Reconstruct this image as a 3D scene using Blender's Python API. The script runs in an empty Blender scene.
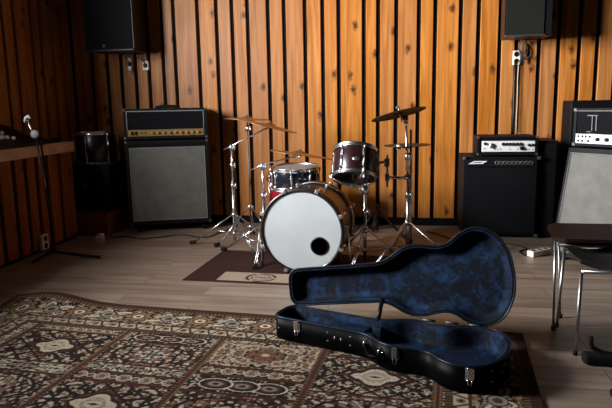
import bpy, bmesh, math, random
import numpy as np
from mathutils import Vector, Matrix, Euler
random.seed(4)
S = bpy.context.scene
COL = S.collection
# ------------------------------------------------------------------ camera
CAMH = 1.13
T = math.radians(9.6); PSI = math.radians(9.5); ROLL = math.radians(1.0)
fw = Vector((-math.sin(PSI)*math.cos(T), math.cos(PSI)*math.cos(T), -math.sin(T)))
R0 = Vector((math.cos(PSI), math.sin(PSI), 0)); U0 = R0.cross(fw)
Rv = R0*math.cos(ROLL) - U0*math.sin(ROLL); Uv = R0*math.sin(ROLL) + U0*math.cos(ROLL)
cd = bpy.data.cameras.new('camera'); cd.sensor_width = 36; cd.lens = 35.0; cd.clip_start = 0.05
cam = bpy.data.objects.new('camera', cd); COL.objects.link(cam)
cam.matrix_world = Matrix(((Rv.x, Uv.x, -fw.x, 0), (Rv.y, Uv.y, -fw.y, 0), (Rv.z, Uv.z, -fw.z, CAMH), (0, 0, 0, 1)))
S.camera = cam
# ------------------------------------------------------------------ world, window light, exposure
S.view_settings.view_transform = 'Standard'; S.view_settings.look = 'None'
S.view_settings.gamma = 1.0; S.view_settings.use_curve_mapping = False
S.view_settings.exposure = 0.0
w = bpy.data.worlds.new('world'); S.world = w; w.use_nodes = True
w.node_tree.nodes['Background'].inputs[0].default_value = (0.55, 0.72, 1.0, 1)
w.node_tree.nodes['Background'].inputs[1].default_value = 0.006

def area(name, loc, target, sx, sy, power, col):
    l = bpy.data.lights.new(name, 'AREA'); l.shape = 'RECTANGLE'; l.size = sx; l.size_y = sy
    l.energy = power; l.color = col
    o = bpy.data.objects.new(name, l); COL.objects.link(o); o.location = loc
    o.rotation_euler = (Vector(target)-Vector(loc)).to_track_quat('-Z', 'Y').to_euler()
    return o
area('window_daylight', (-4.0, 1.15, 2.05), (0.0, 3.1, 1.86), 2.7, 1.5, 1150, (0.97, 0.97, 1.0)).data.spread = math.radians(125)

# ------------------------------------------------------------------ materials
def mat(name, col, rough=.5, metal=0, spec=.5, coat=0, bump=0, bscale=200, var=0, vscale=6, sheen=0, sheen_col=None):
    m = bpy.data.materials.new(name); m.use_nodes = True; nt = m.node_tree; N = nt.nodes; L = nt.links
    b = N['Principled BSDF']
    b.inputs['Roughness'].default_value = rough; b.inputs['Metallic'].default_value = metal
    b.inputs['Specular IOR Level'].default_value = spec; b.inputs['Coat Weight'].default_value = coat
    tc = N.new('ShaderNodeTexCoord')
    n = N.new('ShaderNodeTexNoise'); n.inputs['Scale'].default_value = vscale; n.inputs['Detail'].default_value = 4
    L.new(tc.outputs['Object'], n.inputs['Vector'])
    r = N.new('ShaderNodeValToRGB'); v = max(var, .06)
    r.color_ramp.elements[0].position = .3; r.color_ramp.elements[1].position = .7
    r.color_ramp.elements[0].color = tuple(c*(1-v) for c in col)+(1,)
    r.color_ramp.elements[1].color = tuple(min(1, c*(1+v)) for c in col)+(1,)
    L.new(n.outputs['Fac'], r.inputs['Fac']); L.new(r.outputs['Color'], b.inputs['Base Color'])
    if sheen:
        b.inputs['Sheen Weight'].default_value = sheen
        b.inputs['Sheen Tint'].default_value = tuple(sheen_col)+(1,); b.inputs['Sheen Roughness'].default_value = .35
    if bump:
        n2 = N.new('ShaderNodeTexNoise'); n2.inputs['Scale'].default_value = bscale; n2.inputs['Detail'].default_value = 3
        L.new(tc.outputs['Object'], n2.inputs['Vector'])
        bp = N.new('ShaderNodeBump'); bp.inputs['Strength'].default_value = bump; bp.inputs['Distance'].default_value = .002
        L.new(n2.outputs['Fac'], bp.inputs['Height']); L.new(bp.outputs['Normal'], b.inputs['Normal'])
    return m

def board_mat(name, tint=(1, 1, 1)):
    m = bpy.data.materials.new(name); m.use_nodes = True; nt = m.node_tree; N = nt.nodes; L = nt.links
    b = N['Principled BSDF']; b.inputs['Roughness'].default_value = .45; b.inputs['Specular IOR Level'].default_value = .22
    at = N.new('ShaderNodeAttribute'); at.attribute_name = 'board'      # x,y = board-local metres, z = board id
    mp = N.new('ShaderNodeMapping'); mp.inputs['Scale'].default_value = (28, 1.3, 3.7); L.new(at.outputs['Vector'], mp.inputs['Vector'])
    n = N.new('ShaderNodeTexNoise'); n.inputs['Scale'].default_value = 1; n.inputs['Detail'].default_value = 6; n.inputs['Distortion'].default_value = .8
    L.new(mp.outputs['Vector'], n.inputs['Vector'])
    # knots
    mk = N.new('ShaderNodeMapping'); mk.inputs['Scale'].default_value = (6.0, 3.6, 7.3); L.new(at.outputs['Vector'], mk.inputs['Vector'])
    vo = N.new('ShaderNodeTexVoronoi'); vo.voronoi_dimensions = '2D'; vo.inputs['Scale'].default_value = 1; vo.inputs['Randomness'].default_value = 1
    wn = N.new('ShaderNodeTexNoise'); wn.inputs['Scale'].default_value = 22; wn.inputs['Detail'].default_value = 2; L.new(at.outputs['Vector'], wn.inputs['Vector'])
    va = N.new('ShaderNodeVectorMath'); va.operation = 'MULTIPLY_ADD'; L.new(wn.outputs['Color'], va.inputs[0]); va.inputs[1].default_value = (.30, .30, 0); L.new(mk.outputs['Vector'], va.inputs[2])
    L.new(va.outputs[0], vo.inputs['Vector'])
    kr = N.new('ShaderNodeValToRGB'); kr.color_ramp.elements[0].position = .04; kr.color_ramp.elements[0].color = (1, 1, 1, 1)
    kr.color_ramp.elements[1].position = .20; kr.color_ramp.elements[1].color = (0, 0, 0, 1)
    L.new(vo.outputs['Distance'], kr.inputs['Fac'])
    sel = N.new('ShaderNodeSeparateColor'); L.new(vo.outputs['Color'], sel.inputs[0])
    gt = N.new('ShaderNodeMath'); gt.operation = 'GREATER_THAN'; gt.inputs[1].default_value = .66; L.new(sel.outputs[0], gt.inputs[0])
    kk = N.new('ShaderNodeMath'); kk.operation = 'MULTIPLY'; L.new(kr.outputs['Color'], kk.inputs[0]); L.new(gt.outputs[0], kk.inputs[1])
    r = N.new('ShaderNodeValToRGB'); cr = r.color_ramp
    t = tint
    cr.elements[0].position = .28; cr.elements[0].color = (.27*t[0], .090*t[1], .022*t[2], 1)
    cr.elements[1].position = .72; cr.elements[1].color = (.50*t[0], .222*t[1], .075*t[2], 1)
    L.new(n.outputs['Fac'], r.inputs['Fac'])
    # per board value shift
    sp = N.new('ShaderNodeSeparateXYZ'); L.new(at.outputs['Vector'], sp.inputs[0])
    wh = N.new('ShaderNodeTexWhiteNoise'); wh.noise_dimensions = '1D'; L.new(sp.outputs['Z'], wh.inputs['W'])
    mr = N.new('ShaderNodeMapRange'); mr.inputs['To Min'].default_value = .86; mr.inputs['To Max'].default_value = 1.1; L.new(wh.outputs['Value'], mr.inputs['Value'])
    hs = N.new('ShaderNodeHueSaturation'); L.new(r.outputs['Color'], hs.inputs['Color']); L.new(mr.outputs['Result'], hs.inputs['Value'])
    ms = N.new('ShaderNodeMapRange'); ms.inputs['To Min'].default_value = 1.0; ms.inputs['To Max'].default_value = 1.1; L.new(wh.outputs['Value'], ms.inputs['Value']); L.new(ms.outputs['Result'], hs.inputs['Saturation'])
    mx = N.new('ShaderNodeMix'); mx.data_type = 'RGBA'; L.new(kk.outputs[0], mx.inputs['Factor'])
    L.new(hs.outputs['Color'], mx.inputs['A']); mx.inputs['B'].default_value = (.060, .016, .004, 1)
    L.new(mx.outputs['Result'], b.inputs['Base Color'])
    bp = N.new('ShaderNodeBump'); bp.inputs['Strength'].default_value = .15; bp.inputs['Distance'].default_value = .003
    L.new(n.outputs['Fac'], bp.inputs['Height']); L.new(bp.outputs['Normal'], b.inputs['Normal'])
    return m

def floor_mat():
    m = bpy.data.materials.new('laminate'); m.use_nodes = True; nt = m.node_tree; N = nt.nodes; L = nt.links
    b = N['Principled BSDF']; b.inputs['Roughness'].default_value = .42; b.inputs['Specular IOR Level'].default_value = .4
    tc = N.new('ShaderNodeTexCoord')
    br = N.new('ShaderNodeTexBrick'); br.inputs['Scale'].default_value = 1; br.inputs['Brick Width'].default_value = 1.25; br.inputs['Row Height'].default_value = .19
    br.inputs['Mortar Size'].default_value = .002; br.inputs['Color1'].default_value = (0, 0, 0, 1); br.inputs['Color2'].default_value = (1, 1, 1, 1)
    br.inputs['Mortar'].default_value = (.0, .0, .0, 1); br.offset = .37
    L.new(tc.outputs['Object'], br.inputs['Vector'])
    mp = N.new('ShaderNodeMapping'); mp.inputs['Scale'].default_value = (1.3, 17, 1); L.new(tc.outputs['Object'], mp.inputs['Vector'])
    sc = N.new('ShaderNodeVectorMath'); sc.operation = 'MULTIPLY_ADD'; L.new(br.outputs['Color'], sc.inputs[0]); sc.inputs[1].default_value = (9, 5, 3); L.new(mp.outputs['Vector'], sc.inputs[2])
    n = N.new('ShaderNodeTexNoise'); n.inputs['Scale'].default_value = 1; n.inputs['Detail'].default_value = 7; n.inputs['Distortion'].default_value = .5; L.new(sc.outputs[0], n.inputs['Vector'])
    r = N.new('ShaderNodeValToRGB'); cr = r.color_ramp
    cr.elements[0].position = .27; cr.elements[0].color = (.150, .100, .070, 1); cr.elements[1].position = .75; cr.elements[1].color = (.37, .285, .215, 1)
    L.new(n.outputs['Fac'], r.inputs['Fac'])
    hs = N.new('ShaderNodeHueSaturation'); L.new(r.outputs['Color'], hs.inputs['Color'])
    mr = N.new('ShaderNodeMapRange'); mr.inputs['To Min'].default_value = .85; mr.inputs['To Max'].default_value = 1.12
    L.new(br.outputs['Color'], mr.inputs['Value']); L.new(mr.outputs['Result'], hs.inputs['Value'])
    mx = N.new('ShaderNodeMix'); mx.data_type = 'RGBA'; L.new(br.outputs['Fac'], mx.inputs['Factor']); L.new(hs.outputs['Color'], mx.inputs['A']); mx.inputs['B'].default_value = (.06, .04, .03, 1)
    L.new(mx.outputs['Result'], b.inputs['Base Color'])
    return m

def vcol_mat(name, rough=.95, bump=.5):
    m = bpy.data.materials.new(name); m.use_nodes = True; nt = m.node_tree; N = nt.nodes; L = nt.links
    b = N['Principled BSDF']; b.inputs['Roughness'].default_value = rough; b.inputs['Specular IOR Level'].default_value = .15
    at = N.new('ShaderNodeAttribute'); at.attribute_name = 'weave'
    tc = N.new('ShaderNodeTexCoord'); n = N.new('ShaderNodeTexNoise'); n.inputs['Scale'].default_value = 160; L.new(tc.outputs['Object'], n.inputs['Vector'])
    mr = N.new('ShaderNodeMapRange'); mr.inputs['To Min'].default_value = .75; mr.inputs['To Max'].default_value = 1.25; L.new(n.outputs['Fac'], mr.inputs['Value'])
    hs = N.new('ShaderNodeHueSaturation'); L.new(at.outputs['Color'], hs.inputs['Color']); L.new(mr.outputs['Result'], hs.inputs['Value'])
    L.new(hs.outputs['Color'], b.inputs['Base Color'])
    bp = N.new('ShaderNodeBump'); bp.inputs['Strength'].default_value = bump; bp.inputs['Distance'].default_value = .003
    L.new(n.outputs['Fac'], bp.inputs['Height']); L.new(bp.outputs['Normal'], b.inputs['Normal'])
    return m

def velvet_mat():
    m = bpy.data.materials.new('blue_plush'); m.use_nodes = True; nt = m.node_tree; N = nt.nodes; L = nt.links
    b = N['Principled BSDF']; b.inputs['Roughness'].default_value = .75; b.inputs['Specular IOR Level'].default_value = .2
    b.inputs['Sheen Weight'].default_value = .12; b.inputs['Sheen Tint'].default_value = (.12, .35, .85, 1); b.inputs['Sheen Roughness'].default_value = .3
    tc = N.new('ShaderNodeTexCoord'); n = N.new('ShaderNodeTexNoise'); n.inputs['Scale'].default_value = 13; n.inputs['Detail'].default_value = 9; n.inputs['Roughness'].default_value = .78; n.inputs['Distortion'].default_value = .5
    L.new(tc.outputs['Object'], n.inputs['Vector'])
    r = N.new('ShaderNodeValToRGB'); cr = r.color_ramp
    cr.elements[0].position = .47; cr.elements[0].color = (.0006, .0022, .007, 1); cr.elements[1].position = .68; cr.elements[1].color = (.008, .044, .125, 1)
    L.new(n.outputs['Fac'], r.inputs['Fac']); L.new(r.outputs['Color'], b.inputs['Base Color'])
    bp = N.new('ShaderNodeBump'); bp.inputs['Strength'].default_value = .7; bp.inputs['Distance'].default_value = .006
    L.new(n.outputs['Fac'], bp.inputs['Height']); L.new(bp.outputs['Normal'], b.inputs['Normal'])
    return m

M = {
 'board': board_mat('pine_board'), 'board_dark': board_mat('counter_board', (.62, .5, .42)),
 'backing': mat('black_backing', (.006, .005, .005), .9, spec=.1),
 'floor': floor_mat(), 'weave': vcol_mat('rug_weave'), 'matweave': vcol_mat('mat_weave', .9, .3), 'velvet': velvet_mat(),
 'ceil': mat('dark_ceiling', (.02, .019, .018), .95, spec=.1), 'white': mat('white_paint', (.7, .7, .68), .5),
 'tolex': mat('black_vinyl', (.004, .004, .005), .55, bump=.25, bscale=500, spec=.14),
 'blackmat': mat('black_matte', (.004, .004, .005), .8, spec=.1, bump=.2, bscale=400),
 'plastic': mat('black_plastic', (.006, .006, .007), .4, spec=.25),
 'grey_grille': mat('grey_grille_cloth', (.12, .116, .10), .85, bump=.7, bscale=700, var=.12, vscale=12, spec=.15),
 'light_grille': mat('silver_grille_cloth', (.155, .152, .135), .85, bump=.7, bscale=700, var=.12, vscale=12, spec=.15),
 'dark_grille': mat('dark_metal_grille', (.012, .012, .010), .8, bump=.6, bscale=600, spec=.08),
 'piping': mat('white_piping', (.2, .2, .19), .5), 'gold': mat('gold_panel', (.36, .22, .08), .38, metal=.55),
 'silver': mat('silver_panel', (.68, .69, .68), .4, metal=.1), 'chrome': mat('chrome', (.72, .73, .75), .27, metal=1),
 'steel': mat('brushed_steel', (.5, .5, .5), .35, metal=1), 'dull': mat('dull_metal', (.1, .1, .1), .5, metal=.7),
 'bronze': mat('cymbal_bronze', (.38, .19, .07), .36, metal=.85, var=.2, vscale=9), 'dark_bronze': mat('dark_cymbal_bronze', (.05, .032, .022), .5, metal=.8, var=.3),
 'head': mat('white_drum_head', (.36, .385, .388), .55, var=.04, vscale=5, spec=.3), 'tophead': mat('coated_head', (.20, .19, .175), .4),
 'redshell': mat('dark_red_shell', (.015, .0035, .004), .3, coat=.2, var=.5, vscale=30), 'brightred': mat('red_shell', (.17, .008, .012), .25, coat=.6, var=.3, vscale=30),
 'blackshell': mat('black_shell', (.008, .009, .012), .15, coat=.6), 'hoop': mat('dark_wood_hoop', (.010, .006, .005), .35, coat=.15),
 'joint': mat('grey_joint', (.16, .155, .15), .5), 'felt': mat('grey_felt', (.5, .5, .48), .9), 'rubber': mat('black_rubber', (.006, .006, .006), .8, spec=.2),
 'seat': mat('dark_maroon_seat', (.014, .005, .004), .6, spec=.12), 'greyply': mat('dark_grey_plywood', (.012, .012, .012), .6),
 'fascia': mat('planed_wood', (.62, .42, .27), .5, var=.2, vscale=9), 'cable': mat('black_cable', (.006, .006, .006), .5),
 'cable_red': mat('brown_cable', (.12, .05, .03), .5), 'ivory': mat('ivory_plastic', (.75, .72, .64), .4), 'beigeblock': mat('beige_block', (.75, .65, .5), .6),
 'case_vinyl': mat('case_vinyl', (.0015, .0015, .002), .42, bump=.1, bscale=350, spec=.05), 'binding': mat('case_binding', (.006, .010, .018), .35, spec=.3),
 'blue_led': mat('pale_blue_caps', (.75, .9, .95), .4), 'string': mat('pale_cord', (.6, .5, .35), .6),
}
# ------------------------------------------------------------------ mesh helpers
class MB:
    def __init__(s, Mx=None): s.b = bmesh.new(); s.M = Mx or Matrix.Identity(4); s.sm = []
    def _add(s, verts, faces, smooth=False):
        vs = [s.b.verts.new(s.M @ Vector(v)) for v in verts]
        for f in faces:
            try:
                q = s.b.faces.new([vs[i] for i in f]); q.smooth = smooth
            except ValueError: pass
        return s
    def box(s, x0, x1, y0, y1, z0, z1, bev=0):
        if not bev:
            v = [(x, y, z) for z in (z0, z1) for y in (y0, y1) for x in (x0, x1)]
            return s._add(v, [(0, 2, 3, 1), (4, 5, 7, 6), (0, 1, 5, 4), (2, 6, 7, 3), (0, 4, 6, 2), (1, 3, 7, 5)])
        t = bmesh.new(); bmesh.ops.create_cube(t, size=1)
        for v in t.verts: v.co = Vector((x0+(v.co.x+.5)*(x1-x0), y0+(v.co.y+.5)*(y1-y0), z0+(v.co.z+.5)*(z1-z0)))
        bmesh.ops.bevel(t, geom=list(t.edges), offset=bev, segments=3, profile=.5, affect='EDGES')
        s.merge(t); return s
    def merge(s, t, smooth=False):
        t.verts.ensure_lookup_table(); t.verts.index_update()
        s._add([v.co.copy() for v in t.verts], [[v.index for v in f.verts] for f in t.faces], smooth); t.free()
    def tube(s, pts, r, n=12, cap=True):
        pts = [Vector(p) for p in pts]; rs = r if isinstance(r, (list, tuple)) else [r]*len(pts)
        rings = []; up = None; V = []
        for i, p in enumerate(pts):
            d = (pts[min(i+1, len(pts)-1)]-pts[max(i-1, 0)]).normalized()
            if up is None:
                up = Vector((0, 0, 1)) if abs(d.z) < .9 else Vector((1, 0, 0))
            a = d.cross(up).normalized(); up = a.cross(d).normalized()
            for k in range(n):
                t = 2*math.pi*k/n; V.append(p+(a*math.cos(t)+up*math.sin(t))*rs[i])
        F = []
        for i in range(len(pts)-1):
            for k in range(n):
                k2 = (k+1) % n; F.append((i*n+k, i*n+k2, (i+1)*n+k2, (i+1)*n+k))
        s._add(V, F, True)
        if cap:
            s._add(V[:n], [tuple(reversed(range(n)))]); s._add(V[-n:], [tuple(range(n))])
        return s
    def lathe(s, prof, n=32, smooth=True, Mx=None):   # profile of (radius, z) about local z
        Mx = Mx or Matrix.Identity(4); V = []; F = []
        for r, z in prof:
            for k in range(n):
                t = 2*math.pi*k/n; V.append(Mx @ Vector((r*math.cos(t), r*math.sin(t), z)))
        for i in range(len(prof)-1):
            for k in range(n):
                k2 = (k+1) % n; F.append((i*n+k, i*n+k2, (i+1)*n+k2, (i+1)*n+k))
        s._add(V, F, smooth)
        return s
    def disc(s, r, z, n=32, Mx=None, ri=0):
        return s.lathe([(ri or 1e-4, z), (r, z)], n, False, Mx)
    def ball(s, c, r, sc=(1, 1, 1)):
        t = bmesh.new(); bmesh.ops.create_uvsphere(t, u_segments=14, v_segments=8, radius=1)
        for v in t.verts: v.co = Vector((c[0]+v.co.x*r*sc[0], c[1]+v.co.y*r*sc[1], c[2]+v.co.z*r*sc[2]))
        s.merge(t, True); return s
    def poly(s, pts, z0, z1):   # extruded outline (xy)
        n = len(pts); V = [(x, y, z0) for x, y in pts]+[(x, y, z1) for x, y in pts]
        s._add(V, [tuple(reversed(range(n))), tuple(range(n, 2*n))]+[(i, (i+1) % n, n+(i+1) % n, n+i) for i in range(n)]); return s

def tagit(o, label=None, cat=None, group=None, kind=None):
    if label: o['label'] = label
    if cat: o['category'] = cat
    if group: o['group'] = group
    if kind: o['kind'] = kind
    return o
WM = {}
def thing(name, label, cat, loc=(0, 0, 0), rz=0, group=None):
    o = bpy.data.objects.new(name, None); COL.objects.link(o); o.empty_display_size = .05
    o.location = loc; o.rotation_euler = (0, 0, rz)
    WM[o.name] = Matrix.Translation(loc) @ Matrix.Rotation(rz, 4, 'Z')
    return tagit(o, label, cat, group)
def build(name, mb, material, parent=None, label=None, weld=True, recalc=True):
    if weld: bmesh.ops.remove_doubles(mb.b, verts=mb.b.verts, dist=1e-5)
    if recalc: bmesh.ops.recalc_face_normals(mb.b, faces=mb.b.faces)
    # origin at centre of the bottom for a top level mesh
    if parent:
        inv = WM[parent.name].inverted()
        P = WM[parent.name]
        for v in mb.b.verts: v.co = inv @ v.co
        loc = Vector((0, 0, 0))
    else:
        xs = [v.co.x for v in mb.b.verts]; ys = [v.co.y for v in mb.b.verts]; zs = [v.co.z for v in mb.b.verts]
        loc = Vector(((min(xs)+max(xs))/2, (min(ys)+max(ys))/2, min(zs))); P = Matrix.Identity(4)
        for v in mb.b.verts: v.co -= loc
    me = bpy.data.meshes.new(name); mb.b.to_mesh(me); mb.b.free()
    me.materials.append(M[material] if isinstance(material, str) else material)
    o = bpy.data.objects.new(name, me); COL.objects.link(o); o.location = loc
    if parent: o.parent = parent
    WM[o.name] = P @ Matrix.Translation(loc)
    if label: o['label'] = label
    return o
def structure(name, mb, material):
    return tagit(build(name, mb, material), kind='structure')
def frame_of(loc, zdir, spin=0):
    q = Vector(zdir).normalized().to_track_quat('Z', 'Y')
    return Matrix.Translation(loc) @ q.to_matrix().to_4x4() @ Matrix.Rotation(spin, 4, 'Z')
def knobs(parent, pts, r, d, nrm, material='plastic', name='knob'):
    for p in pts:
        m = MB().lathe([(1e-4, d), (r*.75, d), (r, d*.7), (r, 0)], 12, True, frame_of(p, nrm)); build(name, m, material, parent)

# ------------------------------------------------------------------ room shell
WX0, WX1, WY1, WZ1, WY0 = -3.2, 3.3, 5.5, 2.7, -3.2
structure('floor', MB().box(WX0-.1, WX1+.1, WY0, WY1+.1, -.1, 0), 'floor')
structure('ceiling', MB().box(WX0-.1, WX1+.1, WY0, WY1+.1, WZ1, WZ1+.1), 'ceil')
def board_wall(name, spans, to_world, z0, z1, thick, backing, material='board', kind=True, parent=None, zs=None):
    """spans: list of (a, b, z0, z1) along the wall; to_world(a, d, z) -> point, d = depth out of the wall"""
    b = bmesh.new(); lay = b.verts.layers.float_vector.new('board')
    bi = random.random()*50
    for (a0, a1, za, zb) in spans:
        bi += 1.37
        off = random.random()*9
        c = .004
        prof = [(a0, 0), (a0, thick-c), (a0+c, thick), (a1-c, thick), (a1, thick-c), (a1, 0)]
        V = []
        for z in (za, zb):
            for a, d in prof:
                v = b.verts.new(to_world(a, d, z)); v[lay] = (a-a0, z+off, bi); V.append(v)
        n = len(prof)
        for i in range(n):
            j = (i+1) % n; b.faces.new((V[i], V[j], V[n+j], V[n+i]))
        b.faces.new(V[:n]); b.faces.new(V[n:])
    bmesh.ops.recalc_face_normals(b, faces=b.faces)
    nb = len(b.faces)
    for (a0, a1, za, zb) in backing:
        V = [b.verts.new(to_world(a, d, z)) for z in (za, zb) for a, d in ((a0, 0), (a1, 0), (a1, -.06), (a0, -.06))]
        for f in ((0, 1, 5, 4), (1, 2, 6, 5), (2, 3, 7, 6), (3, 0, 4, 7), (0, 3, 2, 1), (4, 5, 6, 7)):
            q = b.faces.new([V[i] for i in f]); q.material_index = 1
    me = bpy.data.meshes.new(name)
    if parent:
        inv = WM[parent.name].inverted()
        for v in b.verts: v.co = inv @ v.co
    b.to_mesh(me); b.free()
    me.materials.append(M[material]); me.materials.append(M['backing'])
    o = bpy.data.objects.new(name, me); COL.objects.link(o)
    if parent: o.parent = parent
    if kind: o['kind'] = 'structure'
    WM[o.name] = Matrix.Identity(4)
    return o
def rand_gaps(a0, a1):
    g = [a0]
    while g[-1] < a1-.28: g.append(g[-1]+random.choice((.13, .15, .16, .2, .22)))
    g.append(a1); return g
G = .034
gaps = [WX0, -3.005, -2.844, -2.701, -2.554, -2.418, -2.271, -2.149, -1.914, -1.732, -1.583, -1.435, -1.243, -1.094, -.902, -.741, -.596, -.37, -.243, -.084, .112, .253, .469, .62, .801, .942, 1.127, 1.284, 1.452, 1.595]
gaps += rand_gaps(1.595, WX1)[1:]
spans = [(a+G/2, b-G/2, .0, WZ1) for a, b in zip(gaps[:-1], gaps[1:])]
board_wall('wall_back', spans, lambda a, d, z: Vector((a, WY1+.022-d, z)), 0, WZ1, .022, [(WX0-.1, WX1+.1, 0, WZ1)])
lg = [3.1, 3.24, 3.42, 3.62, 3.79, 3.97, 4.14, 4.31, 4.498, 4.645, 4.876, 5.009, 5.18, 5.34, WY1]
spans = [(a+G/2, b-G/2, 0, WZ1) for a, b in zip(lg[:-1], lg[1:])]
# window opening in the left wall from y -.3 to 1.8, z 1.05 to 2.4
for a, b in zip(*(lambda g: (g[:-1], g[1:]))(rand_gaps(1.6, 3.1))):
    spans += [(a+G/2, b-G/2, 0, 1.32), (a+G/2, b-G/2, 2.6, WZ1)]

for a, b in zip(*(lambda g: (g[:-1], g[1:]))(rand_gaps(WY0, 1.6))): spans.append((a+G/2, b-G/2, 0, WZ1))
board_wall('wall_left', spans, lambda a, d, z: Vector((WX0-.022+d, a, z)), 0, WZ1, .022,
           [(3.1, WY1+.1, 0, WZ1), (WY0, 1.6, 0, WZ1), (1.6, 3.1, 0, 1.32), (1.6, 3.1, 2.6, WZ1)])
structure('wall_right', MB().box(WX1, WX1+.1, WY0, WY1+.1, 0, WZ1), 'ceil')
m = MB()
for y in (1.6, 2.33, 3.06): m.box(-3.21, -3.16, y, y+.04, 1.32, 2.6)
for z in (1.32, 2.56): m.box(-3.21, -3.16, 1.6, 3.1, z, z+.04)
m.box(-3.2, -3.12, 1.56, 3.14, 1.28, 1.32)
structure('window_1', m, 'white')
structure('baseboard_back', MB().box(WX0, WX1, WY1-.018, WY1-.001, 0, .07), 'backing')

# ------------------------------------------------------------------ patterned rug
def rug_mesh(name, W, D, nx, ny, colour_fn, origin, yaw, material, height_fn, thick=.009):
    us = np.linspace(-W, 0, nx+1); vs = np.linspace(-D, 0, ny+1)
    U, Vv = np.meshgrid(us, vs)
    ca, sa = math.cos(yaw), math.sin(yaw)
    Z = height_fn(U, Vv)
    co = np.stack([U*ca-Vv*sa, U*sa+Vv*ca, Z+thick], -1).reshape(-1, 3)
    n = (nx+1)*(ny+1)
    # edge skirt: a lower ring gives the cloth a thickness
    ring = list(range(nx+1))+[(j+1)*(nx+1)-1 for j in range(1, ny+1)]+[ny*(nx+1)+i for i in range(nx-1, -1, -1)]+[j*(nx+1) for j in range(ny-1, 0, -1)]
    low = co[ring].copy(); low[:, 2] -= thick*.95
    allco = np.concatenate([co, low])
    idx = np.arange(n).reshape(ny+1, nx+1)
    q = np.stack([idx[:-1, :-1], idx[:-1, 1:], idx[1:, 1:], idx[1:, :-1]], -1).reshape(-1, 4)
    rr = np.array(ring); k = len(rr); a = np.arange(k); b2 = (a+1) % k
    sk = np.stack([rr[a], n+a, n+b2, rr[b2]], -1)
    quads = np.concatenate([q, sk])
    me = bpy.data.meshes.new(name); me.vertices.add(len(allco)); me.vertices.foreach_set('co', allco.ravel())
    me.loops.add(quads.size); me.loops.foreach_set('vertex_index', quads.ravel().astype(np.int32))
    me.polygons.add(len(quads)); me.polygons.foreach_set('loop_start', (np.arange(len(quads))*4).astype(np.int32))
    me.update(calc_edges=True)
    col = colour_fn(-U, -Vv).reshape(-1, 3); col = np.concatenate([col, col[ring]*.6])
    at = me.attributes.new('weave', 'FLOAT_COLOR', 'POINT')
    at.data.foreach_set('color', np.concatenate([col, np.ones((len(col), 1))], 1).astype(np.float32).ravel())
    me.materials.append(M[material]); me.polygons.foreach_set('use_smooth', [True]*len(quads))
    o = bpy.data.objects.new(name, me); COL.objects.link(o); o.location = origin
    return o
CREAM = np.array((.40, .34, .25)); DARK = np.array((.012, .008, .007)); RUST = np.array((.060, .024, .015)); TAN = np.array((.15, .088, .045)); SAGE = np.array((.17, .165, .13)); ROSE = np.array((.12, .062, .042))
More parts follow.
